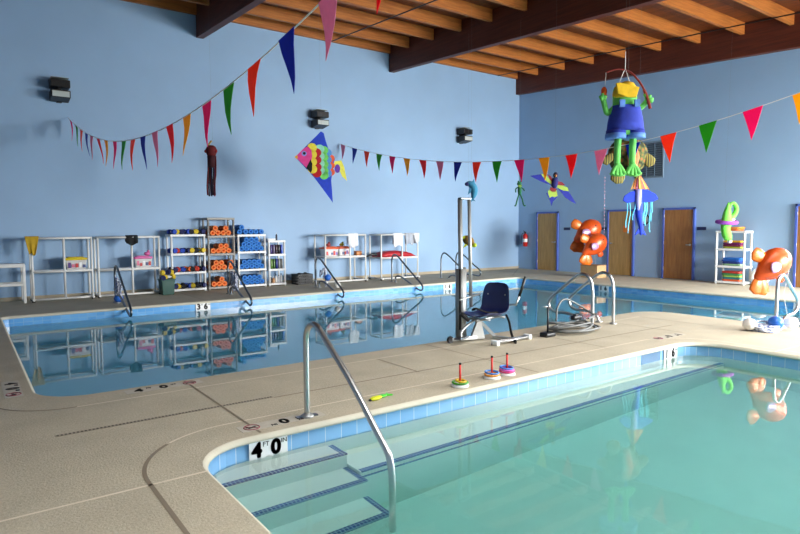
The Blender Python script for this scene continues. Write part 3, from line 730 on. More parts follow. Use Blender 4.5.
# ------------------------------------------------------------------ ring toss game
gT = 'ring toss pegs on the near pool edge'
def toss(x, y, label, z=0.0):
    r = thing('ring_toss_peg', label, 'ring toss peg', (x, y, 0), 0, gT)
    MB().lathe([(0.085, 0), (0.088, 0.012), (0.08, 0.026), (0.03, 0.032)], (0, 0, 0), 20).build('base', M['white_paint'], r)
    MB().tube([(0, 0, 0.02), (0, 0, 0.215)], 0.011, 10).build('post', plastic(222, 44, 30, .35), r)
    MB().tube([(0, 0, 0.215), (0, 0, 0.232)], 0.0125, 10).build('post_cap', M['black'], r)
def toss_ring(x, y, z, R, col, label, tilt=0.0):
    mb = MB(); mb.torus((0, 0, 0), R, 0.0095, None, 28, 8)
    o = tag(mb.build('toss_ring', plastic(*col), None, 0, (x, y, z)), label, 'ring', 'rings on the ring toss pegs'); o.rotation_euler = (tilt, tilt * .6, 0)
toss(3.86, 4.33, 'red ring toss peg with green ring, leftmost of three')
toss(4.33, 4.37, 'red ring toss peg with orange ring, middle of three')
toss(4.56, 4.38, 'red ring toss peg with pink ring, rightmost of three')
toss_ring(3.86, 4.33, 0.041, 0.074, (70, 150, 40), 'green ring on the leftmost ring toss peg')
toss_ring(3.865, 4.325, 0.056, 0.048, (224, 184, 40), 'yellow ring inside green one on leftmost peg', 0.1)
toss_ring(4.33, 4.37, 0.041, 0.074, (228, 150, 60), 'orange ring on the middle ring toss peg')
toss_ring(4.335, 4.375, 0.061, 0.068, (70, 130, 206), 'blue ring topmost on the middle ring toss peg', 0.06)
toss_ring(4.56, 4.38, 0.041, 0.075, (226, 66, 130), 'pink ring lowest on the rightmost ring toss peg')
toss_ring(4.558, 4.382, 0.060, 0.072, (206, 96, 190), 'violet ring in middle on the rightmost peg', 0.04)
toss_ring(4.556, 4.384, 0.078, 0.066, (70, 130, 214), 'blue ring topmost on the rightmost ring toss peg', 0.07)
dt = thing('dive_toy', 'yellow and green fish dive toy lying on deck edge', 'pool toy', (2.98, 4.45, 0), 0.2)
MB().ell((-0.03, 0, 0.018), 0.075, 0.035, 0.018).build('body', plastic(226, 232, 40), dt)
mb = MB(); mb.ell((0.06, 0.01, 0.016), 0.06, 0.03, 0.013).prism([(0.1, 0.0), (0.16, 0.04), (0.145, 0.0), (0.16, -0.04)], (0, 0.01, 0), (1, 0, 0), (0, 1, 0), 0.006, 0.02); mb.build('tail', plastic(90, 214, 60), dt)
MB().ell((-0.1, 0, 0.014), 0.018, 0.016, 0.01).build('nose', M['black'], dt)

# ------------------------------------------------------------------ PVC equipment frames
def pipe(mb, a, b, r=0.024): mb.tube([a, b], r, 8); return mb
def pvc_frame(label, x0, x1, y0, y1, h, zs, mids, name='pvc_rack', low=0.05, feet=True, top_grey=0):
    r = thing(name, label, 'storage frame', (x0, y0, 0), 0, 'white pipe racks on the back deck')
    W, D = x1 - x0, y1 - y0
    for px, py in ((0, 0), (W, 0), (0, D), (W, D)): pipe(MB(), (px, py, low), (px, py, h)).build('post', M['pvc'], r)
    for m in mids: pipe(MB(), (m - x0, 0, low), (m - x0, 0, h)).build('centre_post', M['pvc'], r)
    for z in (h,):
        for py in (0, D): pipe(MB(), (-0.02, py, z), (W + 0.02, py, z)).build('top_rail', M['pvc'], r)
        for px in (0, W): pipe(MB(), (px, 0, z), (px, D, z)).build('end_rail', M['pvc'], r)
    for z in zs:
        for py in (0, D): pipe(MB(), (0, py, z), (W, py, z)).build('shelf_rail', M['pvc'], r)
        MB().box(0.0, W, 0.0, D, z + 0.02, z + 0.032).build('shelf_panel', M['resin'], r)
    if feet:
        for px in (0, W): pipe(MB(), (px, -0.1, low), (px, D + 0.1, low)).build('foot', M['pvc'], r)
        pipe(MB(), (0, 0, low), (W, 0, low)).build('bottom_rail', M['pvc'], r)
    for px in (0, W):
        for py in (0, D):
            mb = MB(); mb.tube([(px, py, 0), (px, py, low)], 0.03, 10); mb.build('caster', M['black'], r)
    return r
bench = thing('pvc_bench', 'low white pipe bench cut off by left edge', 'bench', (-0.25, 14.85, 0))
for x in (0, 1.27):
    for y in (0, 0.45): MB().cbox((x, y, 0.41), 0.06, 0.06, 0.82).build('leg', M['pvc'], bench, 0.015)
for z in (0.40, 0.79): MB().cbox((0.635, 0, z), 1.27, 0.055, 0.06).cbox((0.635, 0.45, z), 1.27, 0.055, 0.06).build('rail', M['pvc'], bench, 0.012)
MB().box(-0.02, 1.29, -0.02, 0.47, 0.815, 0.835).build('seat_panel', M['resin'], bench)
pvc_frame('white pipe rack with yellow-lidded tub and yellow cloth', 1.18, 2.32, 14.88, 15.3, 1.36, (0.64,), (1.78,))
pvc_frame('white pipe rack with pink-lidded tub and black bag', 2.45, 3.76, 14.88, 15.3, 1.36, (0.62,), (3.16,))
pvc_frame('white pipe rack with orange-lidded tubs, right of black crate', 8.07, 9.38, 14.6, 15.2, 1.34, (0.72,), (8.86,))
pvc_frame('white pipe rack holding red mat and two hung towels', 9.86, 11.2, 14.5, 15.1, 1.33, (0.64,), (10.62,))
# draped cloths
def drape(name, label, cat, x0, x1, y, ztop, drop_front, drop_back, mat, seed, group=None, taper=0.0, rr=0.03):
    q = random.Random(seed); mb = MB(); n = 10; rows = []
    path = [(y - rr - 0.015, -drop_front), (y - rr - 0.008, -drop_front * 0.6), (y - rr, -0.06), (y - rr * 0.8, 0.02), (y, rr + 0.006), (y + rr * 0.8, 0.02), (y + rr, -0.06), (y + rr + 0.01, -drop_back)]
    ph = q.random() * 6
    for yy, dz in path:
        row = []
        t = max(0, -dz) / max(drop_front, 0.01)
        for k in range(n):
            s = k / (n - 1); c = (x0 + x1) / 2; w = (x1 - x0) / 2 * (1 - taper * min(1, t))
            row.append((c + (2 * s - 1) * w, yy + 0.022 * min(1, t * 1.5) * math.sin(s * 11 + ph), ztop + dz + (0.03 * math.sin(s * 7 + ph) if dz < -0.1 else 0)))
        rows.append(row)
    mb.loft(rows, True, False, False)
    o = mb.build(name, mat); tag(o, label, cat, group)
    sm = o.modifiers.new('thick', 'SOLIDIFY'); sm.thickness = 0.012
    o.modifiers.new('sub', 'SUBSURF').render_levels = 1
    return o
drape('mesh_cloth', 'mustard yellow cloth hanging over left post of pipe rack', 'cloth', 1.06, 1.32, 14.86, 1.38, 0.36, 0.3, fabric(186, 152, 34), 2, None, 0.6)
drape('cloth_bag', 'black cloth bag over middle post of pipe rack', 'bag', 3.03, 3.30, 14.88, 1.38, 0.19, 0.16, M['black_cloth'], 3)
gW = 'towels hung over the right pipe racks'
drape('towel', 'white towel over the rack with orange-lidded tubs', 'towel', 8.80, 9.12, 14.6, 1.36, 0.36, 0.3, fabric(226, 228, 230), 4, gW)
drape('towel', 'wide white towel over left of red mat rack', 'towel', 10.28, 10.62, 14.5, 1.35, 0.37, 0.3, fabric(228, 230, 234), 5, gW)
drape('towel', 'grey towel over middle of red mat rack', 'towel', 10.72, 11.02, 14.5, 1.35, 0.32, 0.3, fabric(170, 176, 186), 6, gW)
drape('towel', 'crumpled white towel at right end of red mat rack', 'towel', 11.04, 11.26, 14.5, 1.35, 0.27, 0.3, fabric(214, 218, 224), 8, gW, 0.3)
# tubs of toys
def tub(label, x, y, z, w, lid, seed, d=0.3, h=0.2):
    q = random.Random(seed); r = thing('toy_tub', label, 'tub', (x, y, z), 0, 'lidded toy tubs on the pipe racks')
    mb = MB(); mb.loft([[(a * w / 2 * s, b * d / 2 * s, zz) for a, b in ((-1, -1), (1, -1), (1, 1), (-1, 1))] for s, zz in ((0.86, 0), (1.0, h))], False)
    mb.build('tub_body', plastic(206, 204, 202), r, 0.01)
    mb = MB(); mb.rbox(-w / 2 - .02, w / 2 + .02, -d / 2 - .02, d / 2 + .02, h, h + 0.05, 0.04); mb.rbox(-w / 2 + .05, w / 2 - .05, -d / 2 + .04, d / 2 - .04, h + 0.04, h + 0.07, 0.03); mb.build('lid', plastic(*lid), r)
    cs = [(196, 40, 40), (90, 60, 130), (220, 120, 150), (200, 60, 60), (236, 236, 236), (60, 70, 120)]
    for k in range(5):
        xx = -w * 0.38 + k * w * 0.17
        mb = MB(); mb.box(xx, xx + w * 0.13, -d / 2 * .98 - .006, -d / 2 * .93, 0.03 + 0.02 * q.random(), 0.10 + 0.06 * q.random()); mb.build('printed_patch', plastic(*cs[(k + seed) % 6]), r)
tub('clear toy tub with yellow lid on the pipe rack', 2.02, 15.08, 0.67, 0.42, (216, 190, 30), 1)
tub('clear toy tub with pink lid on the pipe rack', 3.42, 15.08, 0.65, 0.38, (222, 110, 170), 2)
tub('clear toy tub with orange lid, left of two', 8.36, 14.9, 0.75, 0.44, (214, 84, 34), 3)
tub('clear toy tub with orange lid, right of two', 8.82, 14.95, 0.75, 0.38, (206, 80, 36), 4)
mb = MB()
mb.rbox(-0.10, 0.10, -0.08, 0.08, 0, 0.12, 0.03); tag(mb.build('toy_box', plastic(190, 120, 60), None, 0, (9.28, 14.85, 0.752)), 'small tan box under the white towel on pipe rack', 'box')
for x, c, lab in ((8.36, (150, 60, 60), 'dark red toy on top of left orange-lidded tub'), (8.8, (210, 190, 40), 'yellow toy on top of right orange-lidded tub'), (3.54, (222, 110, 170), 'pink toy sitting on pink tub lid')):
    mb = MB(); mb.ell((0, 0, 0.045), 0.075, 0.06, 0.045).ell((0.03, 0, 0.1), 0.03, 0.03, 0.03)
    zz = {8.36: 1.021, 8.8: 1.021, 3.54: 0.921}[x]
    tag(mb.build('bath_toy', plastic(*c), None, 0, (x, 14.95 if x > 5 else 15.08, zz)), lab, 'toy')
# red mat and black swim fins on the right frame
mb = MB(); rows = []
for i in range(9):
    t = i / 8; x = -0.62 + 1.26 * t; hh = 0.16 * math.sin(PI * min(1, 0.08 + t * 0.92)) ** 0.6 + 0.02; c = 0.045
    rows.append([(x, -0.24, 0.0), (x, -0.26, hh * .5), (x, -0.2, hh * .92), (x, 0, hh), (x, 0.2, hh * .95), (x, 0.26, hh * .5), (x, 0.24, 0.0)])
mb.loft(rows, True)
tag(mb.build('foam_mat', plastic(172, 24, 34, .5), None, 0, (10.53, 14.8, 0.675)), 'red foam mat lying on the right pipe rack shelf', 'mat')
mb = MB(); mb.tube(smooth_path([(0, 0, 0), (-0.12, 0.02, 0.03), (-0.28, 0.02, -0.02), (-0.42, 0, -0.05)], 5), [0.07, 0.075, 0.075, 0.07, 0.065, 0.06, 0.055, 0.05, 0.05, 0.045, 0.045, 0.04, 0.04, 0.035, 0.03, 0.03], 8, flat=0.6)
tag(mb.build('swim_fins', M['black'], None, 0, (9.84, 14.72, 0.74)), 'black swim fins sticking out left of the red mat', 'swim fins')
# green bin and black crate
bi = thing('storage_bin', 'dark green bin of foam weights left of white dumbbell rack', 'bin', (3.87, 14.72, 0))
MB().loft([[(a * 0.15 * s, b * 0.17 * s, z) for a, b in ((-1, -1), (1, -1), (1, 1), (-1, 1))] for s, z in ((0.85, 0), (1, 0.36))], False).build('bin_body', plastic(24, 76, 66), bi, 0.01)
MB().loft([[(a * 0.165, b * 0.185, z) for a, b in ((-1, -1), (1, -1), (1, 1), (-1, 1))] for z in (0.34, 0.37)], False).build('rim', plastic(28, 86, 74), bi, 0.01)
cr = thing('milk_crate', 'black lattice crate on deck right of small white rack', 'crate', (7.58, 15.05, 0))
mb = MB()
for a in (-0.2, 0.2):
    for z in (0.0, 0.08, 0.16, 0.245): mb.box(-0.22, 0.22, a - 0.01, a + 0.01, z, z + 0.035)
    for k in range(8): mb.box(-0.22 + k * 0.06, -0.2 + k * 0.06, a - 0.01, a + 0.01, 0, 0.28)
for a in (-0.22, 0.22):
    for z in (0.0, 0.08, 0.16, 0.245): mb.box(a - 0.01, a + 0.01, -0.2, 0.2, z, z + 0.035)
    for k in range(7): mb.box(a - 0.01, a + 0.01, -0.2 + k * 0.062, -0.18 + k * 0.062, 0, 0.28)
mb.build('lattice', M['black'], cr)
MB().box(-0.21, 0.21, -0.19, 0.19, 0.005, 0.02).build('crate_floor', M['black'], cr)
for k, (x, y, z, lab) in enumerate(((-0.1, -0.05, 0.02, 'black bundle in crate, left one'), (0.1, 0.0, 0.02, 'black bundle in crate, right one'))):
    mb = MB(); mb.ell((0, 0, 0.15), 0.1, 0.14, 0.15); tag(mb.build('bundle', M['black_cloth'], None, 0, (7.58 + x, 15.05 + y, z)), lab, 'bundle', 'bundles in the black crate')

# ------------------------------------------------------------------ shelf units
def shelf_unit(label, x0, x1, y0, y1, zs, top, mat, name='shelf_unit', axis='x'):
    r = thing(name, label, 'shelf rack', (x0, y0, 0), 0, 'plastic shelf racks')
    W, D = x1 - x0, y1 - y0
    for z in zs:
        mb = MB(); mb.box(0, W, 0, D, z - 0.055, z); mb.build('shelf', mat, r, 0.008)
    for px in (0.03, W - 0.03):
        for py in (0.03, D - 0.03): MB().tube([(px, py, 0), (px, py, top)], 0.028, 10).build('post', mat, r)
    return r
SY0, SY1 = 14.96, 15.4
shelf_unit('white shelf rack of colourful foam dumbbells', 4.05, 4.90, SY0, SY1, (0.08, 0.49, 0.95, 1.41), 1.41, M['resin'])
shelf_unit('tall grey shelf rack of orange noodles', 4.95, 5.66, SY0, SY1, (0.08, 0.50, 0.92, 1.37, 1.82), 1.82, M['resin_grey'])
shelf_unit('white shelf rack of blue noodles', 5.72, 6.50, SY0, SY1, (0.08, 0.49, 0.95, 1.39), 1.39, M['resin'])
shelf_unit('small white shelf rack with kickboards and bottles', 6.56, 7.06, SY0, SY1, (0.08, 0.46, 0.86, 1.22), 1.22, M['resin'])
# foam rolls
def roll_mesh(mat, name):
    mb = MB(); R, r, Ln, n = 0.066, 0.031, 0.40, 16
    prof = [(R, 0), (R, Ln), (r, Ln), (r, 0)]
    rings = []
    for rr, yy in prof: rings.append([(rr * math.cos(2 * PI * k / n), yy, rr * math.sin(2 * PI * k / n)) for k in range(n)])
    rings.append(rings[0]); mb.loft(rings, False, False)
    for i in range(len(mb.sm)): mb.sm[i] = (i // n) in (0, 2)
    return mb.build(name, mat)
fO = noisy('orange_foam', rgb(226, 122, 62), 0.85, var=0.10, scale=12)
fBl = noisy('blue_foam', rgb(52, 120, 196), 0.85, var=0.12, scale=12)
protoO = roll_mesh(fO, 'foam_roll'); protoB = roll_mesh(fBl, 'foam_roll')
usedO = []; usedB = []
shelfn = {0.08: 'bottom shelf', 0.49: 'second shelf up', 0.50: 'second shelf up', 0.92: 'third shelf up', 0.95: 'third shelf up', 1.37: 'fourth shelf up', 1.39: 'top shelf'}
def roll(kind, x, z, zsh, pos, yoff=0.0):
    pr, us = (protoO, usedO) if kind == 'orange' else (protoB, usedB)
    o = pr if not us else pr.copy()
    if us: COL.objects.link(o)
    us.append(o); o.location = (x, SY0 + 0.005 + yoff, z); o.rotation_euler = (0, rnd.random() * 6, 0)
    tag(o, '%s foam noodle on %s, %s' % (kind, shelfn[zsh], pos), 'foam noodle', '%s noodles on the %s' % (kind, shelfn[zsh]))
ORD = ['first', 'second', 'third', 'fourth', 'fifth', 'sixth']
def rows(kind, zsh, x0, pitch, counts, starts):
    nm = ['lower row', 'second row', 'upper row'] if len(counts) == 3 else (['lower row', 'upper row'] if len(counts) == 2 else ['only row'])
    for j, cnt in enumerate(counts):
        for k, sx in enumerate(cnt):
            roll(kind, x0 + pitch * sx, zsh + 0.068 + j * 0.116, zsh, '%s %s from left' % (nm[j], ORD[k]), 0.01 * rnd.random())
rows('orange', 1.37, 5.09, 0.134, [[0, 1, 2, 3], [0.5, 2.5]], None)
rows('orange', 0.92, 5.09, 0.134, [[0, 1, 2, 3], [1.5, 2.5]], None)
rows('orange', 0.50, 5.09, 0.134, [[0, 1, 2, 3.3], [0.5, 1.5, 3.35]], None)
rows('orange', 0.08, 5.09, 0.134, [[0, 1, 2], [1.5]], None)
rows('blue', 1.39, 5.79, 0.134, [[0, 1.2, 2.3, 3.3, 4.4], [0.4]], None)
rows('blue', 0.95, 5.83, 0.134, [[0, 1, 2, 3, 4], [0.5, 1.5, 2.5, 3.5], [1, 2, 3]], None)
rows('blue', 0.49, 5.83, 0.134, [[0, 1, 2, 3, 4], [0.5, 1.5, 2.5, 3.5]], None)
rows('blue', 0.08, 5.83, 0.134, [[0, 1, 2, 3, 4], [0.5, 1.5, 2.5, 3.5]], None)
# foam dumbbells
DC = {'blue': (34, 70, 170), 'yellow': (214, 186, 48), 'red': (190, 56, 40), 'black': (26, 28, 36), 'orange': (224, 104, 40), 'navy': (26, 34, 84)}
dproto = {}
def dumbbell(loc, col, ang, label, group):
    if col not in dproto:
        mb = MB(); mb.tube([(-0.13, 0, 0), (0.13, 0, 0)], 0.017, 8).mat(1)
        for s in (-1, 1):
            pts = [(0.052, 0), (0.062, 0.012), (0.062, 0.072), (0.052, 0.084)]
            mb.lathe([(r, z) for r, z in pts], (0.062 * s - (0.0 if s > 0 else 0.084), 0, 0), 10, Matrix.Rotation(PI / 2, 3, 'Y'))
        o = mb.build('foam_dumbbell', [M['white_paint'], noisy('foam_' + col, rgb(*DC[col]), .8, var=.12, scale=15)]); dproto[col] = o
    else:
        o = dproto[col].copy(); COL.objects.link(o)
    o.location = loc; o.rotation_euler = (0, 0, ang); tag(o, label, 'dumbbell', group)
seqs = {1.41: ['blue', 'yellow', 'navy', 'blue', 'black', 'yellow', 'navy'], 0.95: ['blue', 'red', 'blue', 'navy', 'yellow', 'black', 'yellow'], 0.49: ['navy', 'red', 'blue', 'orange', 'black', 'red', 'navy'], 0.08: ['navy', 'yellow', 'black', 'blue', 'yellow', 'black', 'navy']}
sname = {1.41: 'top', 0.95: 'third', 0.49: 'second', 0.08: 'bottom'}
for z, sq in seqs.items():
    for k, c in enumerate(sq):
        x = 4.13 + 0.115 * k
        dumbbell((x, 15.10 + (0.02 if k % 2 else 0), z + 0.064), c, PI / 2 + (0.25 if k % 3 == 0 else -0.2), '%s foam dumbbell on %s shelf of white rack, %s from left' % (c, sname[z], ['first', 'second', 'third', 'fourth', 'fifth', 'sixth', 'seventh'][k]), 'foam dumbbells on the %s shelf' % sname[z])
for k, (dx, c, z) in enumerate(((-0.085, 'navy', 0.40), (0.06, 'yellow', 0.41), (0.0, 'yellow', 0.52), (0.1, 'navy', 0.53))):
    dumbbell((3.87 + dx, 14.67 + 0.05 * (k % 2), z), c, [1.3, 0.3, 0.1, 0.8][k], '%s foam dumbbell in green bin, %s' % (c, ['lower left', 'lower right', 'upper left', 'upper right'][k]), 'foam dumbbells in the green bin')
# small white rack contents
def upright(name, loc, w, d, h, col, label, cat, group, lean=0.0):
    mb = MB(); mb.rbox(-w / 2, w / 2, -d / 2, d / 2, 0, h, min(w, d) * 0.3); o = tag(mb.build(name, plastic(*col), None, 0, loc), label, cat, group); o.rotation_euler = (0, lean, 0)
def bottle(loc, h, r, col, label, group=None):
    b = thing('bottle', label, 'bottle', loc, 0, group)
    MB().lathe([(r * .95, 0), (r, 0.01), (r, h * 0.65), (r * .4, h * 0.8), (r * .36, h * 0.88)], (0, 0, 0), 14).build('bottle_body', plastic(*col), b)
    MB().lathe([(r * .42, h * .86), (r * .42, h)], (0, 0, 0), 12).build('cap', M['white_paint'] if sum(col) < 500 else M['black'], b)
for k, c in enumerate(((60, 40, 110), (110, 100, 130), (54, 24, 34), (24, 20, 26), (40, 70, 170))):
    upright('kickboard', (6.66 + k * 0.074, 15.08, 0.862), 0.05, 0.2, 0.24, c, '%s board standing on upper shelf of small rack' % ['purple', 'grey', 'maroon', 'black', 'blue'][k], 'kickboard', 'boards on the upper shelf')
for k, c in enumerate(((90, 130, 50), (60, 100, 44), (40, 50, 140), (150, 152, 150), (110, 112, 108))):
    upright('kickboard', (6.66 + k * 0.074, 15.08, 0.462), 0.05, 0.2, 0.26, c, '%s board standing on middle shelf of small rack' % ['light green', 'dark green', 'blue', 'pale grey', 'dark grey'][k], 'kickboard', 'boards on the middle shelf')
for k, (c, h) in enumerate((((60, 48, 40), .18), ((214, 160, 110), .16), ((226, 226, 222), .22), ((200, 202, 206), .2), ((236, 236, 236), .24))):
    bottle((6.665 + k * 0.075, 15.08, 0.082), h, 0.034, c, '%s bottle on bottom shelf of small white rack' % ['brown', 'tan', 'cream', 'grey', 'white'][k], 'bottles on the bottom shelf')
mb = MB(); mb.rbox(-0.12, 0.12, -0.1, 0.1, 0, 0.05, 0.03); tag(mb.build('folded_towel', fabric(236, 238, 240), None, 0, (6.68, 15.1, 1.222)), 'folded white towel on top of small white rack', 'towel')
bottle((6.86, 15.1, 1.222), 0.2, 0.026, (36, 40, 60), 'dark bottle standing on top of small white rack')

# rack with kickboard stacks on the right
rr = shelf_unit('white shelf rack of stacked floats against right wall', 16.18, 16.62, 7.26, 8.02, (0.08, 0.49, 0.94, 1.40), 1.40, M['resin'])
def board(x, y, z, w, d, col, label, group, rz=0.0):
    mb = MB(); mb.rbox(-d / 2, d / 2, -w / 2, w / 2, 0, 0.048, 0.09, 5); o = tag(mb.build('foam_float', plastic(*col, .6), None, 0, (x, y, z)), label, 'float board', group); o.rotation_euler = (0, 0, rz)
for nm, z, cols in (('top', 1.402, [('orange', (226, 110, 40)), ('amber', (226, 140, 46))]),
                    ('third', 0.942, [('lime', (170, 180, 60)), ('maroon', (120, 30, 70)), ('plum', (110, 28, 100)), ('yellow', (230, 176, 40))]),
                    ('second', 0.492, [('pale green', (150, 190, 140)), ('navy', (36, 60, 130)), ('blue', (40, 90, 180)), ('bright blue', (30, 110, 200))]),
                    ('bottom', 0.082, [('orange', (222, 96, 50)), ('teal', (40, 120, 130)), ('lime', (160, 200, 90)), ('green', (60, 130, 80)), ('red', (190, 60, 50))])):
    for k, (cn, c) in enumerate(cols):
        board(16.40 + rnd.uniform(-.01, .01), 7.64 + rnd.uniform(-.02, .02), z + k * 0.052, 0.48 if nm != 'top' else 0.42, 0.34, c, '%s foam float on %s shelf of right wall rack' % (cn, nm), 'float boards on the %s shelf' % nm, rnd.uniform(-.06, .06))
for k, (dy, c, cn) in enumerate(((0.28, (226, 70, 36), 'red-orange'), (-0.26, (232, 90, 40), 'coral'))):
    board(16.4, 7.56 + dy, 1.402 + (0.104 if False else 0.0), 0.0001 + 0.16, 0.3, c, '%s small float on top shelf of right wall rack' % cn, 'float boards on the top shelf') if False else None
mb = MB(); mb.torus((0, 0, 0), 0.155, 0.078, Matrix.Rotation(PI / 2, 3, 'Y'), 24, 12)
tag(mb.build('swim_ring', M['white_paint'], None, 0, (16.5, 7.01, 0.235)), 'white swim ring standing right of the float rack', 'swim ring')

# ------------------------------------------------------------------ pennant strings
PC = [('magenta', (244, 30, 136)), ('green', (70, 178, 36)), ('orange', (255, 84, 20)), ('blue', (22, 48, 180)), ('pale pink', (232, 152, 180)), ('red', (246, 30, 40)), ('yellow', (255, 192, 16))]
NY = {}
def translucent(m, amount=0.45):
    nt = m.node_tree; b = nt.nodes['Principled BSDF']; out = nt.nodes['Material Output']
    t = node(nt, 'ShaderNodeBsdfTranslucent'); nt.links.new(b.inputs['Base Color'].links[0].from_socket, t.inputs['Color'])
    mx = node(nt, 'ShaderNodeMixShader'); mx.inputs[0].default_value = amount
    nt.links.new(b.outputs['BSDF'], mx.inputs[1]); nt.links.new(t.outputs['BSDF'], mx.inputs[2]); nt.links.new(mx.outputs['Shader'], out.inputs['Surface'])
    return m
for n_, c_ in PC: NY[n_] = translucent(noisy('nylon_' + n_.replace(' ', '_'), rgb(*c_), 0.55, var=0.05, scale=20))
def bunting(label, x, f, yends, order, ys0, pitch, n, w=0.27, h=0.44):
    r = thing('pennant_string', label, 'pennant string', (x, YB, 0))
    P = []
    K = 60
    for k in range(K + 1):
        y = yends[0] + (yends[1] - yends[0]) * k / K; P.append((0, y - YB, f(y)))
    MB().tube(P, 0.006, 6).build('cord', M['white_line'], r)
    q = random.Random(int(x * 10))
    for k in range(n):
        y = ys0 - pitch * k; cn = order[k % 7]
        a = (y - w / 2, f(y - w / 2)); b = (y + w / 2, f(y + w / 2)); tip = (y + q.uniform(-.02, .02), f(y) - h)
        sw = q.uniform(-.05, .05); mb = MB(); t = 0.002
        vs = []
        for s in (-t, t):
            for j in range(5):
                u = j / 4
                L_ = (a[0] + (tip[0] - a[0]) * u, a[1] + (tip[1] - a[1]) * u); R_ = (b[0] + (tip[0] - b[0]) * u, b[1] + (tip[1] - b[1]) * u)
                bow = sw * u + 0.015 * math.sin(u * 4 + k)
                vs += [(s + bow, L_[0] - YB, L_[1]), (s + bow, R_[0] - YB, R_[1])]
        fs = []
        for j in range(4):
            o = 2 * j; fs += [(o, o + 1, o + 3, o + 2), (10 + o, 12 + o, 13 + o, 11 + o), (o, o + 2, 12 + o, 10 + o), (o + 1, 11 + o, 13 + o, o + 3)]
        fs += [(0, 10, 11, 1)]
        mb.add(vs, fs); pn = mb.build('pennant', NY[cn], r); pn['label'] = cn + ' triangular pennant'
    return r
OR1 = [p[0] for p in PC]
bunting('sagging string of coloured pennants from the left twin light', 2.05, lambda y: 2.77 + 0.0207 * (y - 7.6) ** 2, (YB, YF + 0.02), OR1, 15.10, 0.639, 21)
OR2 = ['pale pink', 'blue', 'orange', 'green', 'magenta', 'yellow', 'red']
def f2(y): return 2.86 + (0.0175 if y > 7.4 else 0.0285) * (y - 7.4) ** 2
bunting('sagging string of coloured pennants across the far pool', 9.1, f2, (YB, -2.9), OR2, 15.32, 0.627, 21)
# bead strand hanging from the second string
mb = MB()
for k in range(17): mb.ell((0, 0, -0.05 - 0.06 * k), 0.008, 0.008, 0.011, 8, 5)
mb.tube([(0, 0, 0), (0, 0, -1.03)], 0.0012, 4)
tag(mb.build('bead_strand', plastic(226, 170, 190), None, 0, (9.1, 6.44, 2.44)), 'thin strand of pale pink beads hanging from a pennant tip', 'bead strand')

# ------------------------------------------------------------------ hanging windsocks and kites
RZ = math.radians(-36.0)             # local x runs along the picture, -y faces the viewer
CAM = Vector((0, 0, 1.55))
def hang(name, label, cat, loc, line_top_local, rz=RZ, group='kites and windsocks hung from the roof'):
    r = thing(name, label, cat, loc, rz, group)
    x, y, z = loc
    top = zd(y) - z
    MB().tube([line_top_local, (line_top_local[0] * 0.2, 0, top)], 0.0009, 4).build('hanging_line', M['clear_line'], r)
    return r
def poly_part(r, name, mat, pts, layer, s, cx, cy, th=0.006, depth=0.0):
    """flat cloth panel: pts in drawing units, y down; layer pulls it towards the viewer"""
    mb = MB(); P = [((a - cx) * s, -(b - cy) * s) for a, b in pts]
    mb.prism(P, (0, -0.003 * layer + depth, 0), (1, 0, 0), (0, 0, 1), 0, th)
    return mb.build(name, mat, r)
def disc(cx, cy, rx, ry=None, n=18, a0=0, a1=360):
    ry = ry or rx
    return [(cx + rx * math.cos(math.radians(a0 + (a1 - a0) * k / n)), cy + ry * math.sin(math.radians(a0 + (a1 - a0) * k / n))) for k in range(n if a1 - a0 == 360 else n + 1)]

def petal(mb, base, tip, w, th, n=10):
    """flat puffed lobe growing from base to tip, w wide, th thick (local x-z plane)"""
    base, tip = Vector(base), Vector(tip); d = tip - base; L_ = d.length; d.normalize(); sd = d.cross(Vector((0, 1, 0))).normalized(); rows = []
    for i in range(9):
        t = i / 8; ww = w / 2 * (0.32 + 0.68 * math.sin(PI * min(1, 0.12 + t * 0.62))) * (1 if t < .86 else math.sqrt(max(0.03, 1 - ((t - .86) / .14) ** 2)))
        c = base + d * (L_ * t); tt = th * (0.35 + 0.65 * math.sin(PI * min(.98, 0.15 + t * .8)))
        rows.append([c + sd * (ww * math.cos(2 * PI * k / n)) + Vector((0, 1, 0)) * (tt * math.sin(2 * PI * k / n)) for k in range(n)])
    mb.loft(rows, True)
# fish kite
s = (14.1 / 602) / 5.085
fk = hang('fish_kite', 'large rainbow fish kite with blue fins below wall light', 'kite', (6.78, 12.5, 3.0), (0.05, 0, 0.72), math.radians(-25))
fk.location = (6.80, 12.5, 3.11)
cx, cy = 150, 300
poly_part(fk, 'fin_sail', fabric(40, 70, 196), [(28, 285), (158, 155), (172, 165), (182, 205), (198, 255), (226, 292), (214, 340), (206, 400), (213, 512), (120, 385)], 0, s, cx, cy)
poly_part(fk, 'tail', fabric(240, 232, 90), [(222, 305), (258, 298), (272, 330), (286, 402), (262, 380), (246, 345), (226, 348)], 1, s, cx, cy)
poly_part(fk, 'tail_patch', fabric(110, 60, 170), disc(238, 340, 14, 22), 2, s, cx, cy)
scl = MB
def scallops(xc, ys_, r_, mat, layer):
    for yy in ys_: poly_part(fk, 'scale', mat, disc(xc, yy, r_, r_ * 0.95), layer, s, cx, cy)
scallops(205, (290, 325, 358), 20, fabric(236, 96, 60), 2)
scallops(188, (262, 296, 330, 364), 22, fabric(90, 150, 210), 3)
scallops(170, (250, 285, 320, 352, 374), 23, fabric(120, 210, 100), 4)
scallops(150, (244, 280, 316, 350), 24, fabric(150, 220, 190), 5)
scallops(135, (262, 298, 334, 364), 23, fabric(188, 24, 40), 6)
scallops(112, (238, 272, 308, 344), 24, fabric(240, 220, 70), 7)
poly_part(fk, 'head', fabric(232, 70, 150), [(28, 285), (70, 243), (92, 232), (108, 250), (112, 280), (106, 310), (82, 338)], 9, s, cx, cy)
poly_part(fk, 'cheek', M['black_cloth'], [(82, 338), (104, 296), (112, 318), (110, 350), (104, 364)], 10, s, cx, cy)
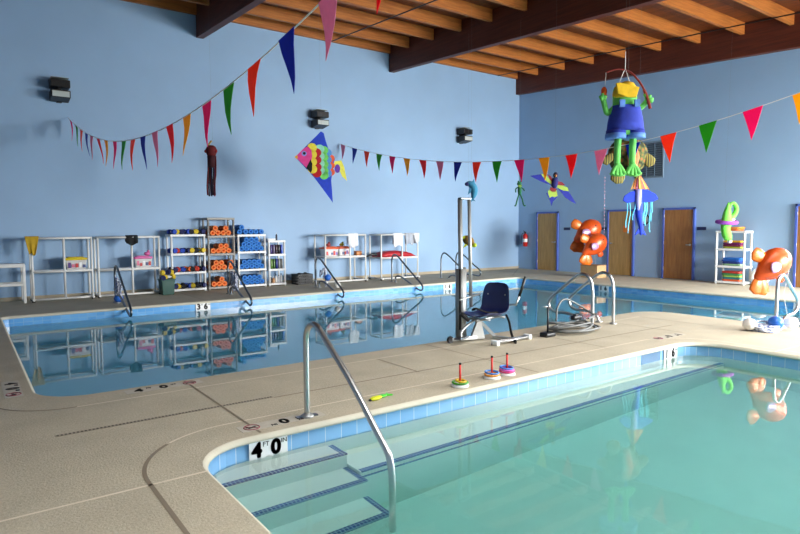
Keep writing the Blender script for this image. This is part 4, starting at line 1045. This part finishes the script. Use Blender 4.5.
poly_part(fk, 'eye_white', fabric(150, 150, 220), disc(72, 268, 13), 10, s, cx, cy)
poly_part(fk, 'pupil', M['black'], disc(73, 267, 7), 12, s, cx, cy)
poly_part(fk, 'mouth', fabric(226, 170, 40), [(24, 285), (36, 276), (42, 286), (36, 296)], 11, s, cx, cy)

# parrot kite
s = (12.0 / 602) / 10.68
bk = hang('parrot_kite', 'blue parrot kite with rainbow wing bands near the corner', 'kite', (9.57, 7.97, 2.31), (0, 0, 0.15)); cx, cy = 320, 180
bk.location = (9.70, 8.03, 2.42)
B1, B2, B3 = fabric(28, 40, 140), fabric(150, 178, 72), fabric(120, 28, 38)
poly_part(bk, 'left_wing', B1, [(50, 102), (170, 85), (205, 130), (285, 205), (245, 192), (180, 168), (120, 140)], 0, s, cx, cy)
poly_part(bk, 'wing_band', B2, [(170, 85), (215, 80), (285, 170), (285, 200), (225, 160)], 1, s, cx, cy)
poly_part(bk, 'wing_patch', B3, [(235, 85), (275, 110), (300, 150), (290, 175), (262, 140)], 2, s, cx, cy)
poly_part(bk, 'right_wing', B1, [(345, 235), (420, 255), (470, 272), (520, 350), (552, 406), (500, 382), (430, 335), (395, 290)], 0, s, cx, cy)
poly_part(bk, 'wing_band', B2, [(340, 200), (400, 208), (455, 230), (472, 270), (410, 262), (345, 232)], 1, s, cx, cy)
poly_part(bk, 'wing_patch', B3, [(345, 160), (395, 172), (432, 205), (400, 210), (345, 202)], 2, s, cx, cy)
poly_part(bk, 'tail', B1, [(228, 290), (260, 270), (345, 300), (352, 330), (300, 380), (285, 430), (272, 380)], 0, s, cx, cy)
poly_part(bk, 'tail_band', B2, [(250, 255), (340, 262), (350, 320), (320, 335), (290, 325), (265, 340), (245, 290)], 1, s, cx, cy)
poly_part(bk, 'tail_patch', B3, [(272, 225), (345, 245), (325, 275), (290, 275), (262, 255)], 2, s, cx, cy)
mb = MB(); mb.stack([(-0.11, -.01, 0, 0.02, 0.02), (-0.06, -.01, 0, 0.065, 0.05), (0.03, 0, 0, 0.07, 0.06), (0.10, 0.0, 0, 0.05, 0.05)]); mb.build('body', fabric(26, 26, 96), bk)
mb = MB(); mb.ell((0.01, -0.01, 0.155), 0.05, 0.05, 0.06); mb.build('head', fabric(40, 34, 60), bk)
mb = MB(); mb.ell((0.0, -0.055, 0.14), 0.02, 0.03, 0.028); mb.build('beak', fabric(206, 130, 60), bk)

# ribbons helper
def ribbon(r, x, z0, z1, w, mat, seed, y=0.0, name='ribbon', amp=0.02):
    q = random.Random(seed); mb = MB(); rows = []; n = 8
    for i in range(n + 1):
        t = i / n; xx = x + amp * math.sin(t * 5 + q.random()) ; yy = y + amp * math.cos(t * 4 + seed)
        zz = z0 + (z1 - z0) * t
        rows.append([(xx - w / 2, yy, zz), (xx + w / 2, yy, zz), (xx + w / 2, yy + 0.004, zz), (xx - w / 2, yy + 0.004, zz)])
    mb.loft(rows, True); return mb.build(name, mat, r)

# octopus windsock (dark red, far left)
oc = hang('ribbon_windsock', 'dark red windsock with ribbon tentacles on back wall side', 'windsock', (4.09, 11.99, 2.71), (0.03, 0, 0.60))
u = 12.0 / 602
DR = fabric(96, 16, 22)
mb = MB(); mb.stack([(0.27, 0, 0, 0.075, 0.06), (0.33, 0, 0, 0.1, 0.085), (0.40, 0, 0, 0.115, 0.1), (0.46, 0, 0, 0.085, 0.08), (0.485, 0, 0, 0.05, 0.05)]); mb.build('head', DR, oc)
mb = MB(); mb.stack([(0.05, 0, 0, 0.075, 0.06), (0.3, 0, 0, 0.08, 0.065)]); mb.build('sleeve', fabric(60, 14, 22), oc)
for s_ in (-1, 1):
    mb = MB(); mb.ell((s_ * 0.10, -0.03, 0.37), 0.03, 0.03, 0.035); mb.build('eye', fabric(140, 30, 30), oc)
mb = MB(); mb.tube(smooth_path([(-0.06, 0, 0.48), (-0.03, 0, 0.53), (0.01, 0, 0.58)], 4), 0.018, 6); mb.build('crest', fabric(190, 150, 70), oc)
for k in range(7):
    ribbon(oc, -0.075 + 0.025 * k, 0.28, -0.5 - 0.02 * (k % 2), 0.03, [DR, fabric(30, 16, 24), DR, fabric(30, 22, 50), fabric(44, 14, 20), fabric(150, 60, 110), DR][k], k, -0.03 + 0.02 * (k % 3), 'tentacle', 0.012)

# small dolphin
dl = hang('dolphin_windsock', 'small teal dolphin hung near the lift mast top', 'windsock', (8.27, 8.94, 2.28), (0, 0, 0.2)); dl.scale = (.8, .8, .8)
T1 = fabric(52, 128, 160)
P = smooth_path([(-0.13, 0, 0.13), (-0.06, 0, 0.16), (0.03, 0, 0.10), (0.07, 0, 0.0), (0.06, 0, -0.12), (0.03, 0, -0.2)], 4)
mb = MB(); R_ = [0.02 + 0.075 * math.sin(PI * min(1, (i + 1) / (len(P) + 1))) ** 0.8 for i in range(len(P))]; mb.tube(P, R_, 10)
mb.prism([(0.0, 0.2), (0.07, 0.28), (0.08, 0.16)], (0, 0, 0), (1, 0, 0), (0, 0, 1), -0.008, 0.008); mb.build('body', T1, dl)
mb = MB(); mb.prism([(0.03, -0.18), (-0.02, -0.30), (0.04, -0.26), (0.10, -0.28)], (0, 0, 0), (1, 0, 0), (0, 0, 1), -0.008, 0.008); mb.build('fluke', fabric(40, 110, 140), dl)
mb = MB(); mb.prism([(-0.06, 0.06), (-0.10, -0.12), (-0.02, -0.06), (0.01, 0.05)], (0, -0.06, 0), (1, 0, 0), (0, 0, 1), -0.008, 0.008); mb.build('flipper', fabric(44, 112, 146), dl)
mb = MB(); mb.ell((-0.11, -0.02, 0.15), 0.06, 0.055, 0.05); mb.build('cap', fabric(34, 40, 100), dl)

# slim dark green frog
sf = hang('slim_frog_windsock', 'slim dark green frog hanging just left of the corner', 'windsock', (9.78, 9.05, 2.30), (0, 0, 0.28)); sf.scale = (.8, .8, .8)
G1 = fabric(24, 96, 60)
mb = MB(); mb.ell((-0.01, 0, 0.21), 0.065, 0.05, 0.06)
for s_ in (-1, 1): mb.ell((0.035 * s_, -0.01, 0.27), 0.025, 0.025, 0.025, 8, 6)
mb.stack([(-0.1, 0, 0, 0.04, 0.035), (0.02, 0, 0, 0.055, 0.045), (0.12, 0, 0, 0.045, 0.04), (0.18, 0, 0, 0.03, 0.03)])
mb.tube(smooth_path([(-0.02, 0, 0.12), (-0.1, 0, 0.08), (-0.11, -0.02, -0.02)], 4), 0.018, 7).tube(smooth_path([(0.02, 0, 0.12), (0.1, 0, 0.07), (0.12, -0.02, 0.02)], 4), 0.018, 7)
mb.tube(smooth_path([(-0.02, 0, -0.08), (-0.06, 0, -0.2), (-0.10, 0, -0.36), (-0.13, -0.04, -0.38)], 4), 0.02, 7).tube(smooth_path([(0.02, 0, -0.08), (0.07, 0, -0.2), (0.11, 0, -0.36), (0.15, -0.04, -0.38)], 4), 0.02, 7)
mb.build('body', G1, sf)
mb = MB(); mb.prism([(-0.06, 0.15), (0, 0.10), (0.06, 0.15), (0.04, 0.18), (-0.04, 0.18)], (0, -0.045, 0), (1, 0, 0), (0, 0, 1), -0.006, 0.006); mb.build('collar', fabric(110, 150, 60), sf)

# small turtle behind the mast
t2 = hang('turtle_windsock', 'small yellow-green turtle hanging behind the lift mast', 'windsock', (6.80, 7.42, 1.32), (0, 0, 0.15)); t2.scale = (.62, .62, .62)
mb = MB(); mb.ell((0, 0, 0.0), 0.17, 0.10, 0.13, 16, 9, Matrix.Rotation(0.6, 3, 'Y')); mb.build('shell', fabric(120, 92, 30), t2)
mb = MB(); mb.ell((0.16, -0.03, -0.12), 0.06, 0.05, 0.06)
mb.build('head', fabric(176, 190, 40), t2)
for pts_ in ([(0.05, -0.08), (0.02, -0.22), (0.12, -0.16)], [(-0.08, 0.0), (-0.2, 0.1), (-0.1, 0.14)], [(-0.1, -0.08), (-0.16, -0.2), (-0.03, -0.12)]):
    mb = MB(); mb.prism(pts_, (0, -0.05, 0), (1, 0, 0), (0, 0, 1), -0.01, 0.01); mb.build('flipper', fabric(176, 190, 40), t2)

# big patterned turtle behind the frog's legs
bt = hang('turtle_windsock', 'large patterned brown turtle hanging behind frog legs', 'windsock', (10.54, 6.97, 2.86), (0, 0, 0.3)); bt.scale = (1.37, 1.37, 1.37)
m, nt, b = new_mat('patterned_turtle_cloth')
vo = node(nt, 'ShaderNodeTexVoronoi'); vo.inputs['Scale'].default_value = 16; tcn = node(nt, 'ShaderNodeTexCoord'); nt.links.new(tcn.outputs['Object'], vo.inputs['Vector'])
crp = node(nt, 'ShaderNodeValToRGB'); e = crp.color_ramp.elements; e[0].color = rgb(150, 84, 40); e[1].color = rgb(36, 44, 22); e[0].position = 0.15; e[1].position = 0.75
x_ = crp.color_ramp.elements.new(0.45); x_.color = rgb(86, 94, 40)
nt.links.new(vo.outputs['Distance'], crp.inputs['Fac']); nt.links.new(crp.outputs['Color'], b.inputs['Base Color']); b.inputs['Roughness'].default_value = 0.85
M['turtle'] = m
m2, nt, b = new_mat('striped_flipper_cloth')
wv = node(nt, 'ShaderNodeTexWave'); wv.inputs['Scale'].default_value = 9; tcn = node(nt, 'ShaderNodeTexCoord'); nt.links.new(tcn.outputs['Object'], wv.inputs['Vector'])
crp = node(nt, 'ShaderNodeValToRGB'); crp.color_ramp.elements[0].color = rgb(40, 40, 24); crp.color_ramp.elements[1].color = rgb(140, 128, 56); nt.links.new(wv.outputs['Fac'], crp.inputs['Fac']); nt.links.new(crp.outputs['Color'], b.inputs['Base Color']); b.inputs['Roughness'].default_value = 0.85
M['flipper'] = m2
mb = MB(); mb.ell((0.02, 0.02, 0.04), 0.29, 0.15, 0.27, 18, 10); mb.build('shell', M['turtle'], bt)
for p0, p1, w_ in (((-0.10, -0.04, -0.12), (-0.17, -0.06, -0.36), 0.2), ((0.2, -0.04, 0.05), (0.36, -0.05, -0.10), 0.17), ((-0.2, -0.04, 0.05), (-0.36, -0.05, -0.07), 0.13), ((0.08, -0.04, -0.14), (0.16, -0.05, -0.28), 0.12)):
    mb = MB(); petal(mb, p0, p1, w_, 0.03); mb.build('flipper', M['flipper'], bt)
mb = MB(); mb.stack([(-0.24, 0.02, -0.14, 0.05, 0.04), (0.0, 0.03, -0.17, 0.085, 0.05), (0.22, 0.03, -0.1, 0.06, 0.04)]); mb.build('belly', fabric(190, 110, 70), bt)

# blue ribboned windsock
bw = hang('ribboned_windsock', 'blue windsock with wide fins, fish tail and aqua ribbons', 'windsock', (11.0, 7.0, 1.96), (-0.02, 0, 0.64))
s = (12.0 / 602) / 5.33; cx, cy = 195, 350
BL, AQ = fabric(30, 60, 190), fabric(90, 190, 216)
def C(a, b): return ((a - cx) * s, -(b - cy) * s)
mb = MB(); n_ = 14
for k in range(9):
    a0 = 150 + 88 * k / 8.0 / 0.9
for k in range(8):
    xa, za = C(150 + 12.5 * k, 268 - (6 if k % 2 else 0)); xb, zb = C(150 + 12.5 * (k + 1), 268 - (0 if k % 2 else 6)); xt, zt = C(183 + 1.2 * k, 178)
    mb = MB(); mb.prism([(xa, za), (xb, zb), (xt + 0.004, zt), (xt - 0.004, zt)], (0, -0.10 + 0.02 * abs(k - 3.5), 0), (1, 0, 0), (0, 0, 1), -0.006, 0.006); mb.build('hair_strand', [fabric(228, 176, 90), fabric(216, 120, 70), fabric(180, 90, 120)][k % 3], bw)
for sg, pts in ((-1, [(180, 272), (150, 278), (118, 300), (110, 325), (135, 338), (180, 330)]), (1, [(205, 268), (240, 268), (285, 292), (300, 318), (270, 332), (210, 335)])):
    mb = MB(); mb.prism([C(*p) for p in pts], (0, -0.02, 0), (1, 0, 0), (0, 0, 1), -0.018, 0.018); mb.build('fin', BL, bw, 0.008)
mb = MB(); mb.stack([(C(0, 510)[1], C(212, 0)[0], 0, 0.02, 0.02), (C(0, 470)[1], C(212, 0)[0], 0, 0.045, 0.04), (C(0, 400)[1], C(200, 0)[0], 0, 0.07, 0.055), (C(0, 350)[1], C(196, 0)[0], 0, 0.085, 0.07), (C(0, 270)[1], C(194, 0)[0], 0, 0.085, 0.07), (C(0, 230)[1], C(194, 0)[0], 0, 0.05, 0.05)]); mb.build('body', BL, bw)
mb = MB(); mb.stack([(C(0, 378)[1], C(192, 0)[0], -0.04, 0.02, 0.03), (C(0, 340)[1], C(192, 0)[0], -0.045, 0.055, 0.04), (C(0, 265)[1], C(192, 0)[0], -0.045, 0.06, 0.04)]); mb.build('belly_panel', fabric(160, 160, 220), bw)
mb = MB(); mb.prism([C(*p) for p in ((205, 460), (222, 462), (228, 485), (242, 512), (222, 505), (210, 495), (198, 502), (178, 512), (190, 490))], (0, 0, 0), (1, 0, 0), (0, 0, 1), -0.012, 0.012); mb.build('tail_fluke', BL, bw, 0.005)
for k, (xa, za, zb_, w_) in enumerate(((132, 335, 470, .018), (146, 335, 500, .018), (170, 335, 430, .018), (222, 335, 470, .035), (236, 335, 460, .03), (258, 330, 495, .02), (265, 330, 440, .018))):
    ribbon(bw, C(xa, 0)[0], C(0, za)[1], C(0, zb_)[1], w_, AQ, k, -0.02)

# frog in overalls with a fishing rod
fr = hang('frog_windsock', 'large green frog in blue overalls and yellow cap', 'windsock', (8.43, 5.63, 2.285), (0.0, 0, 1.96))
u = 9.4 / 602
def F(px, py, y=0.0): return ((px - 626) * u, y, (178 - py) * u)
GS = M['green_skin']
mb = MB()
def Fr(py, cxp, rxp, ry): return (F(0, py)[2], (cxp - 626) * u, 0, rxp * u, ry)
mb.stack([Fr(135, 627, 11, 0.12), Fr(124, 627, 14, 0.14), Fr(112, 626, 13, 0.14), Fr(104, 626, 12, 0.13), Fr(98, 626, 12, 0.14), Fr(90, 625, 10.5, 0.13), Fr(85, 625, 6, 0.08)])
for xl in (620, 635):
    mb.tube([F(xl, 136), F(xl - .5, 150), F(xl - .5, 166)], [0.055, 0.05, 0.045], 10)
    for dx in (-7, -2.5, 2, 6):
        mb.tube(smooth_path([F(xl, 164), F(xl + dx * 0.6, 169, -0.03), F(xl + dx, 176 - abs(dx) * .3, -0.06)], 4), [0.05, 0.045, 0.042, 0.04, 0.038, 0.036, 0.034, 0.036, 0.038], 8)
mb.tube(smooth_path([F(615, 108), F(609, 113), F(606, 107, -.02), F(604, 101, -.04)], 5), 0.042, 8)
for p in ((600, 96.5), (602.5, 94), (606, 96)): mb.tube([F(604, 102, -.04), F(*p, -.05)], [0.035, 0.022], 7)
mb.tube(smooth_path([F(638, 108), F(643, 107), F(647, 102, -.02), F(648, 99, -.04)], 5), 0.04, 8)
for p in ((644, 95), (650, 96), (652.5, 103), (653, 100)): mb.tube([F(648, 100, -.04), F(*p, -.06)], [0.035, 0.022], 7)
mb.build('body', GS, fr)
OV, OC = fabric(44, 62, 168), fabric(96, 140, 214)
mb = MB(); mb.stack([Fr(131, 627, 18.5, 0.20), Fr(122, 627, 17.5, 0.20), Fr(113, 627, 15.5, 0.18), Fr(107, 627, 14.2, 0.16), Fr(106, 627, 13.5, 0.15)], 18)
for xl in (618, 636):
    mb.stack([(F(0, 138)[2], (xl - 626) * u, 0, 9.6 * u, 0.17), (F(0, 130)[2], (xl - 626) * u, 0, 9.6 * u, 0.18)], 16)
ov = mb.build('overalls', OV, fr)
for xl in (617.5, 636.5):
    mb = MB(); mb.stack([(F(0, 138.5)[2], (xl - 626) * u, 0, 9.9 * u, 0.185), (F(0, 133.5)[2], (xl - 626) * u, 0, 9.9 * u, 0.19)], 16); mb.build('cuff', OC, ov)
for xl in (619.5, 634):
    mb = MB(); mb.prism([C_ for C_ in [((xl - 2.5 - 626) * u, F(0, 109)[2]), ((xl + 2.5 - 626) * u, F(0, 109)[2]), ((xl + 2.5 - 626) * u, F(0, 102)[2]), ((xl - 2.5 - 626) * u, F(0, 102)[2])]], (0, -0.165, 0), (1, 0, 0), (0, 0, 1), -0.012, 0.03); mb.build('strap', OC, ov)
YC = fabric(238, 190, 30)
mb = MB(); mb.stack([Fr(99, 625.5, 11.2, 0.15), Fr(94, 625.5, 11.5, 0.16), Fr(88, 626, 10.8, 0.15), Fr(84, 627, 7.5, 0.11), Fr(82.3, 627, 3, 0.05)], 18)
cap = mb.build('cap', YC, fr)
mb = MB(); mb.prism([((613 - 626) * u, F(0, 86)[2]), ((617 - 626) * u, F(0, 85.5)[2]), ((636 - 626) * u, F(0, 90)[2]), ((633 - 626) * u, F(0, 100)[2]), ((624 - 626) * u, F(0, 99.5)[2]), ((615 - 626) * u, F(0, 96.5)[2])], (0, -0.17, 0), (1, 0, 0), (0, 0, 1), -0.02, 0.02); mb.build('brim', YC, cap, 0.01)
mb = MB(); mb.tube(smooth_path([F(650, 109.5, -.06), F(646, 97, -.06), F(641, 86, -.05), F(634, 76.5, -.03), F(628, 71.5, 0), F(618, 70, 0), F(607, 73, 0)], 5), [0.024] * 8 + [0.016] * 12 + [0.011] * 11, 7); rod = mb.build('fishing_rod', fabric(130, 40, 30), fr)
mb = MB(); mb.tube([F(607, 73), F(606, 88)], 0.005, 5); mb.build('rod_line', M['white_line'], fr)
mb = MB(); mb.ell(F(605.3, 91.5), 3 * u, 0.03, 4.6 * u, 12, 8); mb.prism([((604 - 626) * u, F(0, 95)[2]), ((608.5 - 626) * u, F(0, 97.8)[2]), ((607.5 - 626) * u, F(0, 94)[2])], (0, 0, 0), (1, 0, 0), (0, 0, 1), -0.01, 0.01); mb.build('lure', fabric(240, 100, 30), fr)
mb = MB(); mb.tube([F(619, 85, -.02), F(626, 69)], 0.006, 5).tube([F(630, 83, -.02), F(626, 69)], 0.006, 5).tube([F(626, 69), F(626, 53)], 0.006, 5); mb.build('hanging_cord', M['white_line'], fr)

# green creature with swim ring
dg = hang('green_windsock', 'lime green creature with curled tail and purple swim ring', 'windsock', (14.42, 6.86, 1.62), (-0.09, 0, 0.66))
s = (14.0 / 602) / 5.33; cx, cy = 108, 165
LG = fabric(110, 206, 70)
mb = MB(); mb.stack([(C(0, 262)[1], C(108, 0)[0], -.02, 0.08, 0.08), (C(0, 235)[1], C(100, 0)[0], -.02, 0.11, 0.10), (C(0, 200)[1], C(94, 0)[0], 0, 0.10, 0.09), (C(0, 165)[1], C(100, 0)[0], 0, 0.125, 0.11), (C(0, 130)[1], C(100, 0)[0], 0, 0.10, 0.09), (C(0, 90)[1], C(104, 0)[0], 0, 0.06, 0.06), (C(0, 60)[1], C(107, 0)[0], 0, 0.012, 0.012)])
mb.build('body', LG, dg); mb = MB()
mb.tube(smooth_path([C(112, 150)[:1] + (0,) + C(112, 150)[1:], C(140, 125)[:1] + (0,) + C(140, 125)[1:], C(150, 92)[:1] + (0,) + C(150, 92)[1:], C(135, 66)[:1] + (0,) + C(135, 66)[1:], C(116, 72)[:1] + (0,) + C(116, 72)[1:], C(120, 88)[:1] + (0,) + C(120, 88)[1:]], 4), [0.07, 0.068, 0.066, 0.064, 0.06, 0.058, 0.056, 0.054, 0.052, 0.05, 0.048, 0.046, 0.044, 0.042, 0.04, 0.038, 0.036, 0.033, 0.03, 0.025, 0.02], 8)
mb.build('tail', LG, dg)
mb = MB(); mb.torus((C(100, 0)[0], 0, C(0, 165)[1]), 0.20, 0.045, Matrix.Rotation(0.12, 3, 'X')); mb.build('swim_ring', fabric(150, 70, 170), dg)
mb = MB(); mb.ell((C(112, 0)[0], -0.06, C(0, 268)[1]), 0.05, 0.05, 0.04); mb.build('snout', fabric(220, 200, 200), dg)
mb = MB(); mb.ell((C(128, 0)[0], -0.03, C(0, 152)[1]), 0.05, 0.045, 0.04); mb.build('hand', fabric(210, 230, 190), dg)

# plain orange fish balloons
def fish_balloon(name, label, loc, rz, S, tail_dir, line):
    r = thing(name, label, 'balloon', loc, rz, 'orange fish balloons')
    # body: rings along a slightly nose-up axis, blunt in front and narrowing to the tail
    mb = MB(); rows = []; ax = Vector((0.80, 0, 0.60)); up = Vector((-0.60, 0, 0.80))
    for x, h, w in ((-0.36, .02, .02), (-0.34, .06, .04), (-0.26, .10, .07), (-0.15, .17, .12), (-0.02, .225, .155), (0.10, .23, .16), (0.20, .19, .14), (0.27, .13, .10), (0.31, .06, .05), (0.32, .015, .015)):
        rows.append([(ax * x + up * (h * math.cos(2 * PI * k / 18)) + Vector((0, w * math.sin(2 * PI * k / 18), 0))) * S for k in range(18)])
    mb.loft(rows, True); mb.build('body', M['foil'], r)
    mb = MB(); petal(mb, Vector((-0.20, 0, -0.18)) * S, Vector((-0.30, 0, -0.44)) * S, 0.24 * S, 0.035 * S); petal(mb, Vector((-0.20, 0, -0.17)) * S, Vector((-0.12, 0, -0.46)) * S, 0.20 * S, 0.035 * S); mb.build('tail', M['foil_dark'], r)
    mb = MB(); petal(mb, Vector((-0.12, 0, 0.10)) * S, Vector((-0.36, 0, 0.20)) * S, 0.22 * S, 0.03 * S); mb.build('back_fin', M['foil_dark'], r)
    mb = MB(); petal(mb, Vector((0.03, -0.13, 0.0)) * S, Vector((-0.17, -0.17, -0.04)) * S, 0.17 * S, 0.03 * S); mb.build('side_fin', M['foil_lilac'], r)
    mb = MB(); petal(mb, Vector((0.10, 0, -0.10)) * S, Vector((0.17, 0, -0.27)) * S, 0.15 * S, 0.03 * S); mb.build('belly_fin', M['foil'], r)
    mb = MB(); mb.ell(Vector((0.13, -0.135, 0.13)) * S, 0.02 * S, 0.014 * S, 0.02 * S, 10, 6); mb.build('eye', M['black'], r)
    if line:
        MB().tube(line, 0.003, 5).build('tether', M['white_line'], r)
    return r
fish_balloon('fish_balloon', 'orange fish balloon floating beside the right bent rail', (10.08, 4.11, 0.93), RZ + 0.15, 1.0, 1, [(0.3, 0, 0.0), (0.12, -0.1, -0.45), (0.02, -0.33, -0.85)])
b2 = fish_balloon('fish_balloon', 'orange fish balloon stacked uppermost above the tan box', (15.45, 11.51, 1.38), RZ, 1.4, 1, None)
b3 = fish_balloon('fish_balloon', 'orange fish balloon below another, just above tan box', (15.24, 11.10, 0.98), RZ + 0.2, 1.3, 1, [(0.0, 0, -0.2), (0.15, 0.2, -0.58)])
bx = thing('storage_box', 'tan box on far deck beneath the stacked orange balloons', 'box', (15.42, 11.27, 0), 0)
MB().box(-0.22, 0.22, -0.3, 0.3, 0, 0.38).build('box_body', M['cardboard'], bx, 0.006)
MB().box(-0.225, 0.225, -0.305, 0.305, 0.36, 0.385).build('box_lid', noisy('box_lid_board', rgb(150, 120, 84), .8), bx, 0.004)

# ------------------------------------------------------------------ light, camera, view
W = bpy.data.worlds.new('sky'); SC.world = W; W.use_nodes = True
bg = W.node_tree.nodes['Background']; bg.inputs['Color'].default_value = (0.75, 0.86, 1.0, 1); bg.inputs['Strength'].default_value = 1.0
def area(name, loc, rot, sx, sy, power, col):
    l = bpy.data.lights.new(name, 'AREA'); l.shape = 'RECTANGLE'; l.size = sx; l.size_y = sy; l.energy = power; l.color = col
    o = bpy.data.objects.new(name, l); COL.objects.link(o); o.location = loc; o.rotation_euler = rot; return o
area('daylight_right_window', (XR + 0.5, (WR[0] + WR[1]) / 2, 2.6), (0, PI / 2 - math.radians(48), 0), 3.2, WR[1] - WR[0] - .1, 2300, (1.0, 1.0, 0.98))
lw = area('daylight_front_windows', ((WF[0] + WF[1]) / 2, YF - 0.5, 2.0), (-(PI / 2 - math.radians(24)), 0, PI), WF[1] - WF[0] - .1, 3.2, 2600, (1.0, 0.99, 0.96))
lw.data.spread = 1.9
# fill lamp added to brighten near deck and pool, in a made-up rooflight frame
sy = 0.2
mb = MB()
for a in (-4.6, 4.6): mb.box(a - 0.06, a + 0.06, -2.1, 2.1, -0.16, 0.0)
for a in (-2.1, 0, 2.1): mb.box(-4.6, 4.6, a - 0.06, a + 0.06, -0.16, 0.0)
struct(mb.build('ceiling_fill_frame', M['white_paint'], None, 0, (5.6, sy, zj(sy - 2.2))))
fill_near = area('added_ceiling_fill', (5.6, sy, zj(sy - 2.2) - 0.02), (0, 0, 0), 9.0, 4.0, 630, (1.0, 0.99, 0.97))
fill_near.data.spread = 2.2
mb = MB()  # another added lamp with invented frame, brightening the right-hand deck
for a in (-2.4, 2.4): mb.box(a - 0.06, a + 0.06, -2.1, 2.1, -0.16, 0.0)
for a in (-2.1, 0, 2.1): mb.box(-2.4, 2.4, a - 0.06, a + 0.06, -0.16, 0.0)
struct(mb.build('ceiling_fill_frame', M['white_paint'], None, 0, (13.75, 0.9, zj(-1.4))))
fill_right = area('added_ceiling_fill', (13.75, 0.9, zj(-1.4) - 0.02), (0, 0, 0), 4.6, 4.0, 160, (1.0, 0.99, 0.97))

cam = bpy.data.cameras.new('camera'); co = bpy.data.objects.new('camera', cam); COL.objects.link(co)
yaw, pit, rol, f = math.radians(54.0), math.radians(3.78), math.radians(-0.365), 602.0
fw = Vector((math.cos(yaw) * math.cos(pit), math.sin(yaw) * math.cos(pit), -math.sin(pit)))
r_ = Vector((math.sin(yaw), -math.cos(yaw), 0)); u_ = r_.cross(fw)
rr_ = r_ * math.cos(rol) + u_ * math.sin(rol); uu_ = u_ * math.cos(rol) - r_ * math.sin(rol)
mt = Matrix((rr_, uu_, -fw)).transposed().to_4x4(); mt.translation = CAM
co.matrix_world = mt
cam.sensor_width = 36; cam.lens = 36 * f / 800; cam.clip_start = 0.05; cam.clip_end = 200
SC.camera = co
vs_ = SC.view_settings; vs_.view_transform = 'Standard'; vs_.look = 'None'; vs_.gamma = 1; vs_.use_curve_mapping = False; vs_.exposure = 0.0
SC.cycles.max_bounces = 10; SC.cycles.diffuse_bounces = 5; SC.cycles.transmission_bounces = 8; SC.cycles.glossy_bounces = 4; SC.cycles.volume_bounces = 2
SC.cycles.blur_glossy = 0.5; SC.cycles.sample_clamp_indirect = 8
SC.cycles.use_denoising = True
